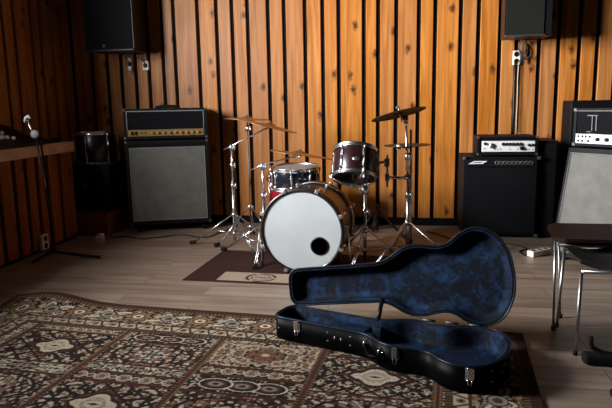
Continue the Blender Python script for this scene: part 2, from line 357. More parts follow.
def rug_colour(U, Vv):
    """U from the right edge, V from the far edge, metres"""
    W, D, B, P = 2.87, 2.1, .36, .512
    out = np.zeros(U.shape+(3,)); out[:] = RUST
    def put(mask, c): out[mask] = c
    rng = np.random.RandomState(7)
    e = np.minimum(np.minimum(U, W-U), np.minimum(Vv, D-Vv))       # distance from the edge
    horiz = (np.minimum(Vv, D-Vv) <= np.minimum(U, W-U))           # runs along U there
    s = np.where(horiz, U, Vv)                                      # coordinate along the border
    def floral(x, y, seed, k=1.0):
        """mirror symmetric scroll-and-blossom texture in 5 colours; x,y metres"""
        r = np.random.RandomState(seed); f = np.zeros(x.shape); g = np.zeros(x.shape)
        for _ in range(5):
            a, b = r.uniform(30, 110, 2)*k; f = f+np.cos(a*x+2.2*np.sin(b*.6*y))*np.cos(b*y+1.7*np.sin(a*.5*x))
            a, b = r.uniform(60, 165, 2)*k; g = g+np.cos(a*x)*np.cos(b*y+1.5*np.cos(a*.4*x))
        return f, g
    # edge bands
    put(e < .045, RUST*.55)
    z = (e >= .045) & (e < .07); put(z, TAN*.7); put(z & (np.mod(s, .022) < .010), DARK)
    # main border: scrolling vine with palmettes
    z = (e >= .07) & (e < .255); q = (e-.1625)
    per = .36; t = np.mod(s, per)-per/2; sgn = np.sign(np.sin(2*np.pi*s/per/2+.1))
    f, g = floral(np.abs(t), q, 3)
    put(z, TAN*.6)
    put(z & (f > .3), DARK); put(z & (f < -.55), CREAM*.85); put(z & (f < -1.3), RUST); put(z & (g > 1.1), TAN); put(z & (g < -1.4), SAGE)
    vine = np.abs(q-.045*np.sin(2*np.pi*s/per*1.0)); put(z & (vine < .016), DARK); put(z & (vine < .010), CREAM)
    vine = np.abs(q+.06*np.sin(2*np.pi*s/per*2.0+.7)); put(z & (vine < .013), DARK); put(z & (vine < .008), CREAM)
    rr = np.hypot(t*.85, q); put(z & (rr < .070+.010*np.cos(8*np.arctan2(q, t))), DARK); put(z & (rr < .058+.010*np.cos(8*np.arctan2(q, t))), TAN)
    put(z & (rr < .036), RUST); put(z & (rr < .026), CREAM); put(z & (rr < .012), DARK)
    t2 = np.mod(s+per/2, per)-per/2; r2 = np.hypot(t2, q*1.15); put(z & (r2 < .048), DARK); put(z & (r2 < .040), SAGE); put(z & (r2 < .022), RUST)
    # guards
    z = (e >= .255) & (e < .27); put(z, RUST*.7)
    z = (e >= .27) & (e < .325); put(z, CREAM*.75); tt = np.mod(s, .10)-.05; qq = e-.2975
    put(z & (np.hypot(tt, qq) < .020), TAN); put(z & (np.hypot(tt, qq) < .010), DARK); put(z & (np.abs(np.abs(tt)-.035-qq*.5) < .006), DARK)
    z = (e >= .325) & (e < B); put(z, TAN*.55); put(z & (np.mod(s, .02) < .009), DARK)
    # field columns
    fld = e >= B
    cu = U-.384; ci = np.floor(cu/P).astype(int); x = cu-(ci+.5)*P
    y0 = Vv-B
    layouts = {-1: [('ring', .09), ('dia', .36)],
               0: [('ring', .09), ('dia', .34), ('red', .28), ('oval', .16), ('tan', .3)],
               1: [('tan', .29), ('ring', .085), ('oval', .15), ('red', .26), ('dia', .36), ('ring', .1)],
               2: [('oval', .12), ('red', .24), ('cream', .08), ('ring', .085), ('dia', .36), ('oval', .2)],
               3: [('ring', .07), ('dia', .34), ('cream', .10), ('red', .28), ('ring', .09), ('tan', .3)],
               4: [('cream', .3), ('oval', .12), ('dia', .3), ('ring', .09), ('tan', .3)]}
    for c, lay in layouts.items():
        y = 0.
        for n, (kind, h) in enumerate(lay*3):
            z = fld & (ci == c) & (y0 >= y) & (y0 < y+h); yy = y0-(y+h/2); y += h
            if not z.any(): continue
            f, g = floral(np.abs(x), np.abs(yy), 11+c*7+n, 1.05)
            hx, hy = P/2, h/2
            if kind == 'ring':
                put(z, DARK); t = np.mod(x+.052, .104)-.052; t3 = np.mod(x, .104)-.052; r = np.hypot(t, yy); r3 = np.hypot(t3, yy*1.2)
                put(z & (r < .030), RUST*.8); put(z & (np.abs(r-.029) < .0035), CREAM*.9); put(z & (np.abs(r-.017) < .003), CREAM*.7); put(z & (r < .009), ROSE)
                put(z & (np.abs(r3-.018) < .0035), CREAM*.75); put(z & (r3 < .008), TAN)
                put(z & (np.abs(yy) > hy-.016), TAN*.8); put(z & (np.abs(yy) > hy-.014) & (np.mod(x, .016) < .008), RUST*.6); put(z & (np.abs(x) > .215), CREAM*.6); put(z & (np.abs(x) > .215) & (f > .2), DARK)
            elif kind == 'oval':
                put(z, DARK); put(z & (g > 1.2), TAN); put(z & (g < -1.5), CREAM*.8)
                for cx in (-.115, 0, .115):
                    r = np.hypot((x-cx)/.075, yy/(hy*.62)); put(z & (r < .9), DARK); put(z & (np.abs(r-.95) < .055), CREAM); put(z & (r < .62), RUST); put(z & (r < .42), SAGE*.9); put(z & (r < .2), DARK)
                put(z & (np.abs(x) > .2) & (f > .1) & (g > -.2), CREAM*.6)
            elif kind == 'dia':
                put(z, CREAM*.8); put(z & (f > .1), DARK); put(z & (f < -1.1), RUST); put(z & (g > 1.3), TAN)
                lat = np.abs(np.mod((x/.11+yy/.085), 1)-.5); lat2 = np.abs(np.mod((x/.11-yy/.085), 1)-.5)
                put(z & ((lat < .10) | (lat2 < .10)), DARK)
                dd = np.abs(x)/.125+np.abs(yy)/(hy*.6)+.06*np.cos(x*110)
                put(z & (dd < 1.12), RUST); put(z & (dd < 1.0), DARK); put(z & (dd < .82), CREAM*.85); put(z & (dd < .6) & (np.abs(np.mod(dd*9, 1)-.5) < .22), ROSE*.8); put(z & (dd < .34), CREAM*.8); put(z & (dd < .16), DARK)
            elif kind == 'red':
                put(z, RUST*.75); put(z & (f > .7), DARK); put(z & (f < -.8), ROSE); put(z & (g > 1.0), CREAM*.8); put(z & (g < -1.7), SAGE)
                rr = np.hypot(x/.2, yy/(hy*.8)); put(z & (np.abs(rr-.95) < .05), DARK)
            elif kind == 'tan':
                put(z, CREAM*.72); put(z & (f > .6), TAN*.8); put(z & (f < -.8), DARK); put(z & (g > 1.3), ROSE*.9); put(z & (g < -1.5), RUST)
                rr = np.hypot(x/.16, yy/(hy*.75)); put(z & (rr < .60) & (f > -.5), TAN*.75); put(z & (rr < .55) & (g > .2), RUST*1.4); put(z & (rr < .12), CREAM*.8)
            else:
                put(z, CREAM*.9); put(z & (f > .5), SAGE*.8); put(z & (g > 1.0), DARK); put(z & (g < -1.2), RUST)
            z2 = z & (np.abs(yy) > hy-.008); put(z2, RUST*.6)
    z = fld & (np.abs(x) > P/2-.019); put(z, TAN*.9); z = fld & (np.abs(x) > P/2-.009); put(z, RUST*.8)
    z = fld & (np.abs(np.abs(x)-(P/2-.015)) < .004) & (np.mod(Vv, .02) < .01); put(z, DARK)
    out *= 1.4*(1+.12*rng.standard_normal(U.shape))[..., None]
    return np.clip(out, .004, .8)
RUGYAW = math.radians(-4.5); RUGO = (0.5755, 2.885, 0.0005)
def rug_h(U, Vv):
    d = np.exp(-((Vv+.02)/.10)**2)*np.exp(-((U+2.62)/.24)**2)*.05
    d += .006*np.exp(-((Vv+.36+.0*U)/.05)**2)*np.clip(-(U+1.8), 0, 1)
    return d
rug = rug_mesh('patterned_rug', 2.87, 2.1, 620, 450, rug_colour, RUGO, RUGYAW, 'weave', rug_h)
tagit(rug, 'large patterned oriental rug in cream, brown and black lying on the wooden floor', 'rug')
# drum mat with an inset strip and ring emblem
MATW, MATD = 1.85, .80
def mat_colour(U, Vv):
    X = MATW-U; Yd = MATD-Vv      # from left edge, from front edge
    out = np.zeros(U.shape+(3,)); out[:] = (.034, .014, .011)
    z = (X > .225) & (X < 1.62) & (Yd > .035) & (Yd < .225); out[z] = (.33, .25, .18)
    xx = X-.50; yy = Yd-.125; r = np.hypot(xx/1.15, yy)
    out[z & (np.abs(r-.082) < .009) & (np.abs(np.mod(np.arctan2(yy, xx)*3, 2*np.pi)-3) < 2.7)] = (.035, .02, .02)
    out[z & (np.abs(r-.055) < .004)] = (.05, .03, .03)
    out[z & (np.abs(yy) < .014) & (np.abs(xx) < .05) & (np.mod(xx, .02) < .013)] = (.035, .02, .02)
    return out
dm = rug_mesh('drum_mat', MATW, MATD, 370, 160, mat_colour, (-1.395+MATW*math.cos(math.radians(-2.5)), 3.575+MATD-MATW*math.sin(math.radians(2.5)), .0005), math.radians(-2.5), 'matweave', lambda U, V: U*0, .004)
tagit(dm, 'dark brown drum mat with beige strip and ring emblem, under the drum kit', 'mat')

# ------------------------------------------------------------------ left counter with boarded front
ct = thing('counter', 'wood-clad counter along the dark left wall, holding the mixer', 'counter', (-3.0, 3.6, 0))
cg = [1.9, 2.06, 2.22, 2.42, 2.6, 2.75, 2.93, 3.1, 3.28, 3.44, 3.6, 3.76, 3.93, 4.07, 4.21, 4.35, 4.52, 4.72]
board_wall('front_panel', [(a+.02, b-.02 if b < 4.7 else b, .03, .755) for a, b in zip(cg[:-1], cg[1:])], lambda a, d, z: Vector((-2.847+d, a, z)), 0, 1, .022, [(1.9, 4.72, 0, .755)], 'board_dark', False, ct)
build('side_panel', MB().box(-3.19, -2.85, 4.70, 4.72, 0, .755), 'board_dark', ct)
build('countertop', MB().box(-3.195, -2.82, 1.9, 4.76, .757, .84, .004), 'fascia', ct)
def outlet(name, c, axis, label, cat, w=.07, h=.11, single=False, mt='ivory', group=None):
    t = thing(name, label, cat, c, 0, group)
    if axis == 'Y': mk = lambda p: Vector((c[0]+p[0], c[1]-p[1], c[2]+p[2]))
    else: mk = lambda p: Vector((c[0]+p[1], c[1]+p[0], c[2]+p[2]))
    Mx = Matrix.Translation(c) @ (Matrix.Identity(4) if axis == 'Y' else Matrix.Rotation(math.pi/2, 4, 'Z'))
    m = MB(Mx).box(-w/2, w/2, -.03, 0, -h/2, h/2, .006); build('housing', m, mt, t)
    for dz in ((-h/4, h/4) if not single else (0,)):
        m = MB().lathe([(1e-4, .0005), (.018, .0005), (.021, 0.003), (.023, 0)], 16, True, Mx @ frame_of((0, -.03, dz), (0, -1, 0))); build('socket', m, 'plastic', t)
    return t
outlet('wall_outlet', (-2.822, 4.19, .085), 'X', 'ivory wall outlet low on the counter front, behind the microphone stand', 'outlet', .09, .12)
# mixer on counter
mx = thing('mixing_console', 'black mixing console with pale faders on the left counter', 'mixer', (-3.0, 3.75, .84))
m = MB(); m._add([(-3.17, 3.3, .84), (-2.84, 3.3, .84), (-2.84, 4.36, .84), (-3.17, 4.36, .84), (-3.17, 3.3, 1.02), (-2.84, 3.3, .885), (-2.84, 4.36, .87), (-3.17, 4.36, 1.0)],
                  [(0, 3, 2, 1), (4, 5, 6, 7), (0, 1, 5, 4), (1, 2, 6, 5), (2, 3, 7, 6), (3, 0, 4, 7)]); build('body', m, 'plastic', mx)
def mz(x, y):
    k = (-2.84-x)/.33; v = (y-3.3)/1.06
    return (.885*(1-k)+1.02*k)*(1-v)+(.87*(1-k)+1.0*k)*v
for i in range(16):
    y = 3.42+i*.044; x = -2.905-.03*abs(math.sin(i*2.3)); z = mz(x, y)
    build('fader', MB().box(x-.012, x+.012, y-.010, y+.010, z-.002, z+.022, .003), 'blue_led', mx)
    for x in (-3.0, -3.05, -3.10, -3.14): knobs(mx, [(x, y, mz(x, y)-.002)], .011, .028, (0.25, 0, 1), 'blue_led' if (i+int(x*20)) % 2 else 'plastic')
m = MB().box(-3.12, -2.9, 4.42, 4.70, .84, .875, .006); b = build('rack_unit', m, 'plastic')
tagit(b, 'low black box on the far end of the left counter, past the mixer', 'audio equipment')

# ------------------------------------------------------------------ tom and case in the far left corner
bx = thing('equipment_case', 'black equipment case on a low platform in the dark left corner', 'case', (-2.83, 5.12, .2))
build('body', MB().box(-3.08, -2.60, 4.92, 5.36, .202, .62, .008), 'tolex', bx)
build('latch', MB().box(-2.86, -2.82, 4.912, 4.925, .40, .46, .003), 'dull', bx)
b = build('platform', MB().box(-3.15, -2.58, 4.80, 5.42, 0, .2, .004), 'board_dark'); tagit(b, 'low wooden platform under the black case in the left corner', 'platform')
def drum(t, c, axis, r, h, shell, topm='tophead', botm='blackshell', lugs=8, hoopm='chrome', lugm='chrome', lug_len=.06, spin=0):
    """c centre of the drum, axis = direction of the top head"""
    F = frame_of(c, axis, spin)
    build('shell', MB().lathe([(r*.97, -h/2), (r*.985, -h/2+.004), (r*.985, h/2-.004), (r*.97, h/2)], 48, True, F), shell, t)
    for s, mt, nm in ((1, topm, 'batter_head'), (-1, botm, 'resonant_head')):
        build(nm, MB().lathe([(1e-4, s*(h/2+.002)), (r*.97, s*(h/2+.002)), (r*.995, s*(h/2-.004))], 48, False, F), mt, t)
        build('hoop', MB().lathe([(r*1.0, s*(h/2-.014)), (r*1.045, s*(h/2-.012)), (r*1.03, s*(h/2-.004)), (r*1.03, s*(h/2+.010)), (r*1.05, s*(h/2+.013)), (r*1.0, s*(h/2+.012)), (r*1.0, s*(h/2-.014))], 48, True, F), hoopm, t)
    for k in range(lugs):
        a = 2*math.pi*(k+.5)/lugs; ca, sa = math.cos(a), math.sin(a)
        m = MB(F @ Matrix.Rotation(a, 4, 'Z'))
        for s in ((1, -1) if h > .16 else (0,)):
            zc = s*(h/2-.055) if s else 0
            build('lug', MB(F @ Matrix.Rotation(a, 4, 'Z')).box(r*.98, r*1.05, -.009, .009, zc-lug_len/2, zc+lug_len/2, .004), lugm, t)
        m = MB(F)
        m.tube([(r*1.045*ca, r*1.045*sa, -h/2+.0), (r*1.045*ca, r*1.045*sa, h/2-.0)], .0028, 6)
        m.tube([(r*1.06*ca, r*1.06*sa, h/2+.0), (r*1.06*ca, r*1.06*sa, h/2-.03)], .006, 8)
        m.tube([(r*1.06*ca, r*1.06*sa, -h/2-.0), (r*1.06*ca, r*1.06*sa, -h/2+.03)], .006, 8)
        build('tension_rod', m, lugm, t)
    return F
t = thing('floor_tom', 'dark floor tom standing on the black case in the left corner', 'drum', (-2.8, 5.12, .622))
drum(t, (-2.81, 5.12, .76), (0, 0, 1), .185, .27, 'redshell', lugs=6)

# ------------------------------------------------------------------ amplifiers
def corner_set(t, x0, x1, y0, z0, z1, Mx, s=.02, mt='dull'):
    for x in (x0, x1):
        for z in (z0, z1):
            xa, xb = (x-.003, x+s) if x == x0 else (x-s, x+.003); za, zb = (z-.003, z+s) if z == z0 else (z-s, z+.003)
            build('corner_protector', MB(Mx).box(xa, xb, y0-.004, y0+s, za, zb, .003), mt, t)
def frame_mb(Mx, x0, x1, y, z0, z1, w, d=.004):
    m = MB(Mx); m.box(x0, x1, y-d, y+d, z1-w, z1); m.box(x0, x1, y-d, y+d, z0, z0+w); m.box(x0, x0+w, y-d, y+d, z0+w, z1-w); m.box(x1-w, x1, y-d, y+d, z0+w, z1-w); return m
I4 = Matrix.Identity(4)
# left half stack
LM = Matrix.Translation((-2.085, 5.03, 0)) @ Matrix.Rotation(math.radians(20), 4, 'Z') @ Matrix.Diagonal((.935, 1, 1, 1)) @ Matrix.Translation((2.145, -5.10, 0))
t = thing('speaker_cabinet', 'tall black speaker cabinet with square grey grille cloth, left of the drums', 'speaker cabinet', (-2.14, 5.2, 0))
build('body', MB(LM).box(-2.53, -1.76, 5.112, 5.46, .075, .828, .012), 'tolex', t)
m = frame_mb(LM, -2.53, -1.76, 5.105, .075, .828, .034, .010); build('front_frame', m, 'tolex', t)
build('grille', MB(LM).box(-2.49, -1.80, 5.098, 5.12, .118, .762), 'grey_grille', t)
build('piping', frame_mb(LM, -2.496, -1.794, 5.096, .112, .768, .006, .004), 'piping', t)
corner_set(t, -2.53, -1.76, 5.095, .075, .828, LM)
for x in (-2.46, -1.83):
    for y in (5.17, 5.39):
        m = MB(LM); m.lathe([(1e-4, -.014), (.03, -.014), (.034, -.008), (.034, .008), (.03, .014), (1e-4, .014)], 18, True, frame_of((x, y, .035), (1, 0, 0))); m.box(x-.022, x+.022, y-.022, y+.022, .066, .076); build('caster', m, 'rubber', t)
t = thing('amplifier_head', 'black guitar amplifier head with gold knob panel, on the grey-grilled cabinet', 'amplifier', (-2.14, 5.2, .83))
build('body', MB(LM).box(-2.53, -1.76, 5.118, 5.42, .845, 1.108, .012), 'tolex', t)
build('front_frame', frame_mb(LM, -2.53, -1.76, 5.11, .845, 1.108, .026, .010), 'tolex', t)
build('grille', MB(LM).box(-2.505, -1.785, 5.108, 5.122, .925, 1.085), 'blackmat', t)
m = MB(LM); m.box(-2.503, -1.79, 5.098, 5.108, 1.082, 1.089); m.box(-2.503, -2.497, 5.098, 5.108, .925, 1.089); m.box(-1.796, -1.79, 5.098, 5.108, .868, 1.089); build('piping', m, 'piping', t)
build('control_panel', MB(LM).box(-2.497, -1.798, 5.092, 5.118, .868, .925, .003), 'gold', t)
knobs(t, [tuple(LM @ Vector((-2.27+.053*k, 5.092, .897))) for k in range(9)], .011, .02, tuple(LM.to_3x3() @ Vector((0, -1, 0))), 'gold')
for x in (-2.455, -2.42): build('switch', MB(LM).box(x-.012, x+.012, 5.084, 5.094, .88, .912, .002), 'plastic', t)
for x in (-2.37, -2.335): build('jack', MB(LM).box(x-.012, x+.012, 5.088, 5.094, .892, .902, .001), 'plastic', t)
build('handle', MB(LM).tube([(-2.24, 5.26, 1.105), (-2.23, 5.26, 1.118), (-2.18, 5.26, 1.124), (-2.08, 5.26, 1.124), (-2.03, 5.26, 1.118), (-2.02, 5.26, 1.105)], .014, 8), 'rubber', t)
corner_set(t, -2.53, -1.76, 5.10, .845, 1.108, LM)
for x in (-2.46, -1.82):
    for y in (5.16, 5.38): build('foot', MB(LM).lathe([(1e-4, 0), (.016, 0), (.018, .015), (1e-4, .015)], 12, True, Matrix.Translation((x, y, .8295))), 'rubber', t)
# bass stack
t = thing('bass_cabinet', 'black bass cabinet with a slanted silver badge, right of the drums', 'speaker cabinet', (.77, 5.2, 0))
build('body', MB().box(.475, 1.075, 5.02, 5.44, .02, .675, .01), 'tolex', t)
build('grille', MB().box(.50, 1.05, 5.0, 5.022, .045, .59), 'dark_grille' if False else 'blackmat', t)
build('top_strip', MB().box(.50, 1.05, 5.004, 5.022, .597, .655), 'plastic', t)
m = MB(Matrix.Translation((.53, 4.998, .607)) @ Matrix.Rotation(math.pi/2, 4, 'X')); m.poly([(-.015, .012), (.095, .012), (.135, .036), (.03, .036)], 0, .006)
bb = build('badge', m, 'silver', t, 'silver slanted name badge')
build('badge_line', MB().box(.55, .62, 4.989, 4.9925, .6285, .6335), 'plastic', bb)
for i in range(9): build('port', MB().lathe([(.009, .0), (.014, .006), (.018, .0)], 14, True, frame_of((.74+.033*i, 5.003, .627), (0, -1, 0))), 'dull', t)
corner_set(t, .475, 1.075, 5.0, .02, .675, I4, .022)
for x in (.52, 1.03):
    for y in (5.08, 5.38): build('foot', MB().box(x-.02, x+.02, y-.02, y+.02, 0, .021, .003), 'rubber', t)
BM = Matrix.Translation((.018, 0, 0))
t = thing('bass_amplifier_head', 'black bass amplifier head with silver front panel, on the bass cabinet', 'amplifier', (.8, 5.2, .676))
build('body', MB(BM).box(.565, 1.035, 5.03, 5.36, .69, .84, .008), 'tolex', t)
build('front_panel', MB(BM).box(.60, 1.012, 5.012, 5.032, .716, .803, .002), 'silver', t)
build('front_frame', frame_mb(BM, .565, 1.035, 5.024, .69, .84, .016, .012), 'tolex', t)
knobs(t, [tuple(BM @ Vector(q)) for q in [(.625, 5.012, .782), (.965, 5.012, .77), (.995, 5.012, .77)]], .0115, .018, (0, -1, 0))
knobs(t, [tuple(BM @ Vector(q)) for q in [(.677, 5.012, .765)]], .021, .018, (0, -1, 0), 'steel', 'dial')
knobs(t, [tuple(BM @ Vector(q)) for q in [(.765+.0265*i, 5.012, .778) for i in range(6)]], .0125, .018, (0, -1, 0))
knobs(t, [tuple(BM @ Vector(q)) for q in [(.91, 5.012, .745)]], .017, .018, (0, -1, 0))
knobs(t, [tuple(BM @ Vector(q)) for q in [(.62, 5.012, .742), (.70, 5.012, .738), (.72, 5.012, .738), (.745, 5.012, .738), (.82, 5.012, .738), (.88, 5.012, .738), (.945, 5.012, .735), (.965, 5.012, .735), (.995, 5.012, .735)]], .004, .006, (0, -1, 0), 'plastic', 'switch')
corner_set(t, .565, 1.035, 5.012, .69, .84, BM, .016)
for x in (.61, .99):
    for y in (5.08, 5.31): build('foot', MB(BM).box(x-.014, x+.014, y-.014, y+.014, .6755, .691), 'rubber', t)
b = thing('black_cabinet', 'plain black cabinet between the bass stack and the right guitar stack', 'speaker cabinet', (1.2, 5.3, 0))
build('body', MB().box(1.09, 1.215, 5.06, 5.44, .0, .80, .008), 'tolex', b); build('grille', MB().box(1.10, 1.205, 5.052, 5.062, .03, .77), 'blackmat', b)
b = thing('black_cabinet', 'tall black cabinet rising behind the right-hand amplifier head', 'speaker cabinet', (1.6, 5.2, 0))
build('body', MB().box(1.325, 1.95, 5.16, 5.44, 0, 1.115, .01), 'tolex', b); build('grille', MB().box(1.36, 1.91, 5.152, 5.162, .04, 1.07), 'blackmat', b)
# right half stack, turned toward the left
RA = math.radians(-40.5)             # front width axis
ax = Vector((math.sin(math.radians(40.5)), -math.cos(math.radians(40.5)), 0))      # along the front toward the camera right
Fr0 = Matrix.Translation((1.100, 4.38, 0)) @ Matrix.Rotation(math.atan2(ax.y, ax.x), 4, 'Z')
Fr = Matrix.Translation((1.055, 4.35, 0)) @ Matrix.Rotation(math.atan2(ax.y, ax.x), 4, 'Z')
t = thing('speaker_cabinet', 'black slant-front speaker cabinet with light grey grille, behind the chair at right', 'speaker cabinet', (1.5, 4.3, 0))
sl = .15
def slant_box(Mx, x0, x1, y0, y1, z0, z1, off):   # front face leans back by off at the top
    yb = y1+off if y1-y0 < .1 else y1
    m = MB(Mx); m._add([(x0, y0, z0), (x1, y0, z0), (x1, y1, z0), (x0, y1, z0), (x0, y0+off, z1), (x1, y0+off, z1), (x1, yb, z1), (x0, yb, z1)],
                       [(0, 3, 2, 1), (4, 5, 6, 7), (0, 1, 5, 4), (1, 2, 6, 5), (2, 3, 7, 6), (3, 0, 4, 7)]); return m
build('body', slant_box(Fr, -.03, .74, .0, .36, .04, .79, sl), 'tolex', t)
build('grille', slant_box(Fr, .012, .70, -.008, .01, .085, .752, sl*.89), 'light_grille', t)
m = MB(Fr); g0, g1 = Vector((.006, -.012, .08)), Vector((.006, -.012+sl*.9, .757))
m.tube([g0, g1], .0035, 6); m.tube([g0, g0+Vector((.70, 0, 0))], .0035, 6); m.tube([g1, g1+Vector((.70, 0, 0))], .0035, 6); m.tube([g0+Vector((.70, 0, 0)), g1+Vector((.70, 0, 0))], .0035, 6)
build('piping', m, 'piping', t)
for x in (.03, .68):
    for y in (.05, .31):
        build('caster', MB(Fr).lathe([(1e-4, 0), (.022, 0), (.022, .04), (1e-4, .04)], 14, True, Matrix.Translation((x, y, 0))), 'rubber', t)
t = thing('amplifier_head', 'black amplifier head with silver knob strip, on the slanted cabinet at right', 'amplifier', (1.5, 4.3, .79))
H0 = .806; H1 = 1.062
Fh = Fr0 @ Matrix.Translation((-.01, .10, 0))
build('body', MB(Fh).box(.0, .72, .012, .25, H0, H1, .01), 'tolex', t)
build('front_frame', frame_mb(Fh, .0, .72, .004, H0, H1, .02, .010), 'tolex', t)
build('grille', MB(Fh).box(.022, .70, .0, .014, H0+.085, H1-.018), 'blackmat', t)
build('control_panel', MB(Fh).box(.022, .70, -.008, .014, H0+.018, H0+.083, .002), 'silver', t)
m = MB(Fh); m.tube([(.018, -.008, H1-.016), (.702, -.008, H1-.016)], .003, 6); build('piping', m, 'piping', t)
KN = (0, -1, 0)
def lk(x, z, r=.011, d=.016, nm='knob'):
    build(nm, MB(Fh).lathe([(1e-4, d), (r*.75, d), (r, d*.7), (r, 0)], 12, True, frame_of((x, -.008, z), (0, -1, 0))), 'plastic', t)
for x in (.045, .075, .10, .13): lk(x, H0+.066, .008, .005, 'jack')
for x in (.045, .075, .12): lk(x, H0+.036, .008, .005, 'jack')
for x in (.19, .255, .33, .40, .47, .54, .61, .66): lk(x, H0+.05, .013)
m = MB(Fh)
for a, b_, c, d_ in ((.10, .175, H1-.05, H1-.044), (.135, .141, H1-.15, H1-.05), (.165, .171, H1-.15, H1-.044), (.10, .13, H1-.16, H1-.154), (.12, .18, H1-.175, H1-.169)): m.box(a, b_, -.005, .002, c, d_)
build('emblem', m, 'dull', t, 'faint grey outlined emblem')
for x in (.0, .72):
    for z in (H0, H1): build('corner_protector', MB(Fh).box(x-.004 if x < .1 else x-.02, x+.02 if x < .1 else x+.004, -.01, .016, z-.003 if z == H0 else z-.02, z+.02 if z == H0 else z+.003, .003), 'dull', t)
for x in (.05, .66):
    for y in (.05, .21): build('foot', MB(Fh).lathe([(1e-4, 0), (.014, 0), (.014, .016), (1e-4, .016)], 10, True, Matrix.Translation((x, y, .7905))), 'rubber', t)

# ------------------------------------------------------------------ wall speakers, outlets, cables
def pa(x0, x1, y0, y1, z0, label, gm):
    t = thing('wall_speaker', label, 'speaker', ((x0+x1)/2, (y0+y1)/2, z0), 0)
    m = MB(); i = .05
    pts = [(x0, y0), (x1, y0), (x1-i*.3, y1), (x0+i*.3, y1)]
    m.poly(pts, z0, z0+.62); build('cabinet', m, 'plastic', t)
    build('grille', MB().box(x0+.008, min(x1-.008, x0+.30 if x0 > 0 else 9), y0-.010, y0+.002, z0+.012, z0+.6, .004), gm, t)
    build('lower_trim', MB().box(x0, min(x1, x0+.31 if x0 > 0 else 9), y0-.014, y0+.01, z0, z0+.012, .002), 'steel' if x0 > 0 else 'plastic', t)
    if x0 < 0: build('badge', MB().lathe([(1e-4, .003), (.012, .002), (.014, 0)], 14, True, frame_of(((x0+x1)/2-.05, y0-.010, z0+.045), (0, -1, 0))), 'dull', t)
    xm = (x0+x1)/2
    build('wall_bracket', MB().box(xm-.05, xm+.05, y1-.001, 5.50, z0+.2, z0+.4, .004), 'dull', t)
    return t
pa(.778, 1.135, 5.12, 5.42, 1.628, 'black wall speaker hung high above the bass stack', 'dark_grille')
pa(-2.83, -2.37, 5.10, 5.40, 1.62, 'black wall speaker hung high in the shaded left corner', 'blackmat')
outlet('wall_outlet', (.94, 5.499, 1.485), 'Y', 'white double wall outlet just below the right wall speaker', 'outlet', .06, .12)
outlet('wall_outlet', (-2.44, 5.499, 1.51), 'Y', 'white wall outlet below the left wall speaker, nearer the drums', 'outlet', .06, .09, True)
outlet('wall_outlet', (-2.60, 5.499, 1.53), 'Y', 'narrow white wall outlet below the left wall speaker, nearer the corner', 'outlet', .035, .12, True)
def wob(p0, p1, n, amp, seed=0, sag=0):
    r = random.Random(seed); p0 = Vector(p0); p1 = Vector(p1); out = []
    for i in range(n+1):
        s = i/n; p = p0.lerp(p1, s)+Vector((r.uniform(-amp, amp), r.uniform(-amp, amp)*.3, r.uniform(-amp, amp)))*(0 if i in (0, n) else 1); p.z -= sag*4*s*(1-s); out.append(p)
    return out
def loop(c, rx, rz, y, n=16, a0=0, a1=6.28): return [(c[0]+rx*math.cos(a0+(a1-a0)*i/n), y+.01*math.sin(i), c[1]+rz*math.sin(a0+(a1-a0)*i/n)) for i in range(n+1)]
m = MB(); m.tube(loop((1.02, 1.55), .035, .085, 5.44), .005, 6); m.tube(loop((1.00, 1.54), .025, .075, 5.46), .004, 6); m.tube(wob((.95, 5.45, 1.64), (.985, 5.45, 1.43), 6, .012, 3), .006, 6)
tagit(build('speaker_cable', m, 'cable'), 'coiled black cables hanging under the right wall speaker', 'cable')
m = MB(); m.box(.975, .993, 5.455, 5.47, 1.50, 1.60, .003); m.box(.99, 1.005, 5.455, 5.47, 1.44, 1.475, .003)
tagit(build('cable_adapter', m, 'dull'), 'small grey plug hanging among the cables under the right wall speaker', 'adapter')
m = MB(); m.tube([(.93, 5.465, 1.465), (.928, 5.47, 1.3), (.932, 5.47, 1.0), (.93, 5.47, .85)], .009, 8)
tagit(build('power_cable', m, 'cable'), 'thick black cable running straight down from the outlet above the bass amplifier', 'cable')
m = MB(); m.tube(wob((.955, 5.468, 1.45), (.962, 5.468, .85), 8, .003, 5), .0035, 6)
tagit(build('pale_cord', m, 'string'), 'thin pale cord running down beside the black cable above the bass amplifier', 'cord')
m = MB(); m.tube([(-2.46, 5.45, 1.64), (-2.50, 5.46, 1.58), (-2.47, 5.46, 1.57), (-2.44, 5.462, 1.53)], .005, 6); m.tube(wob((-2.66, 5.45, 1.64), (-2.60, 5.46, 1.56), 5, .01, 8), .005, 6)
tagit(build('speaker_cable', m, 'cable'), 'black cables between the left wall speaker and its outlets', 'cable')

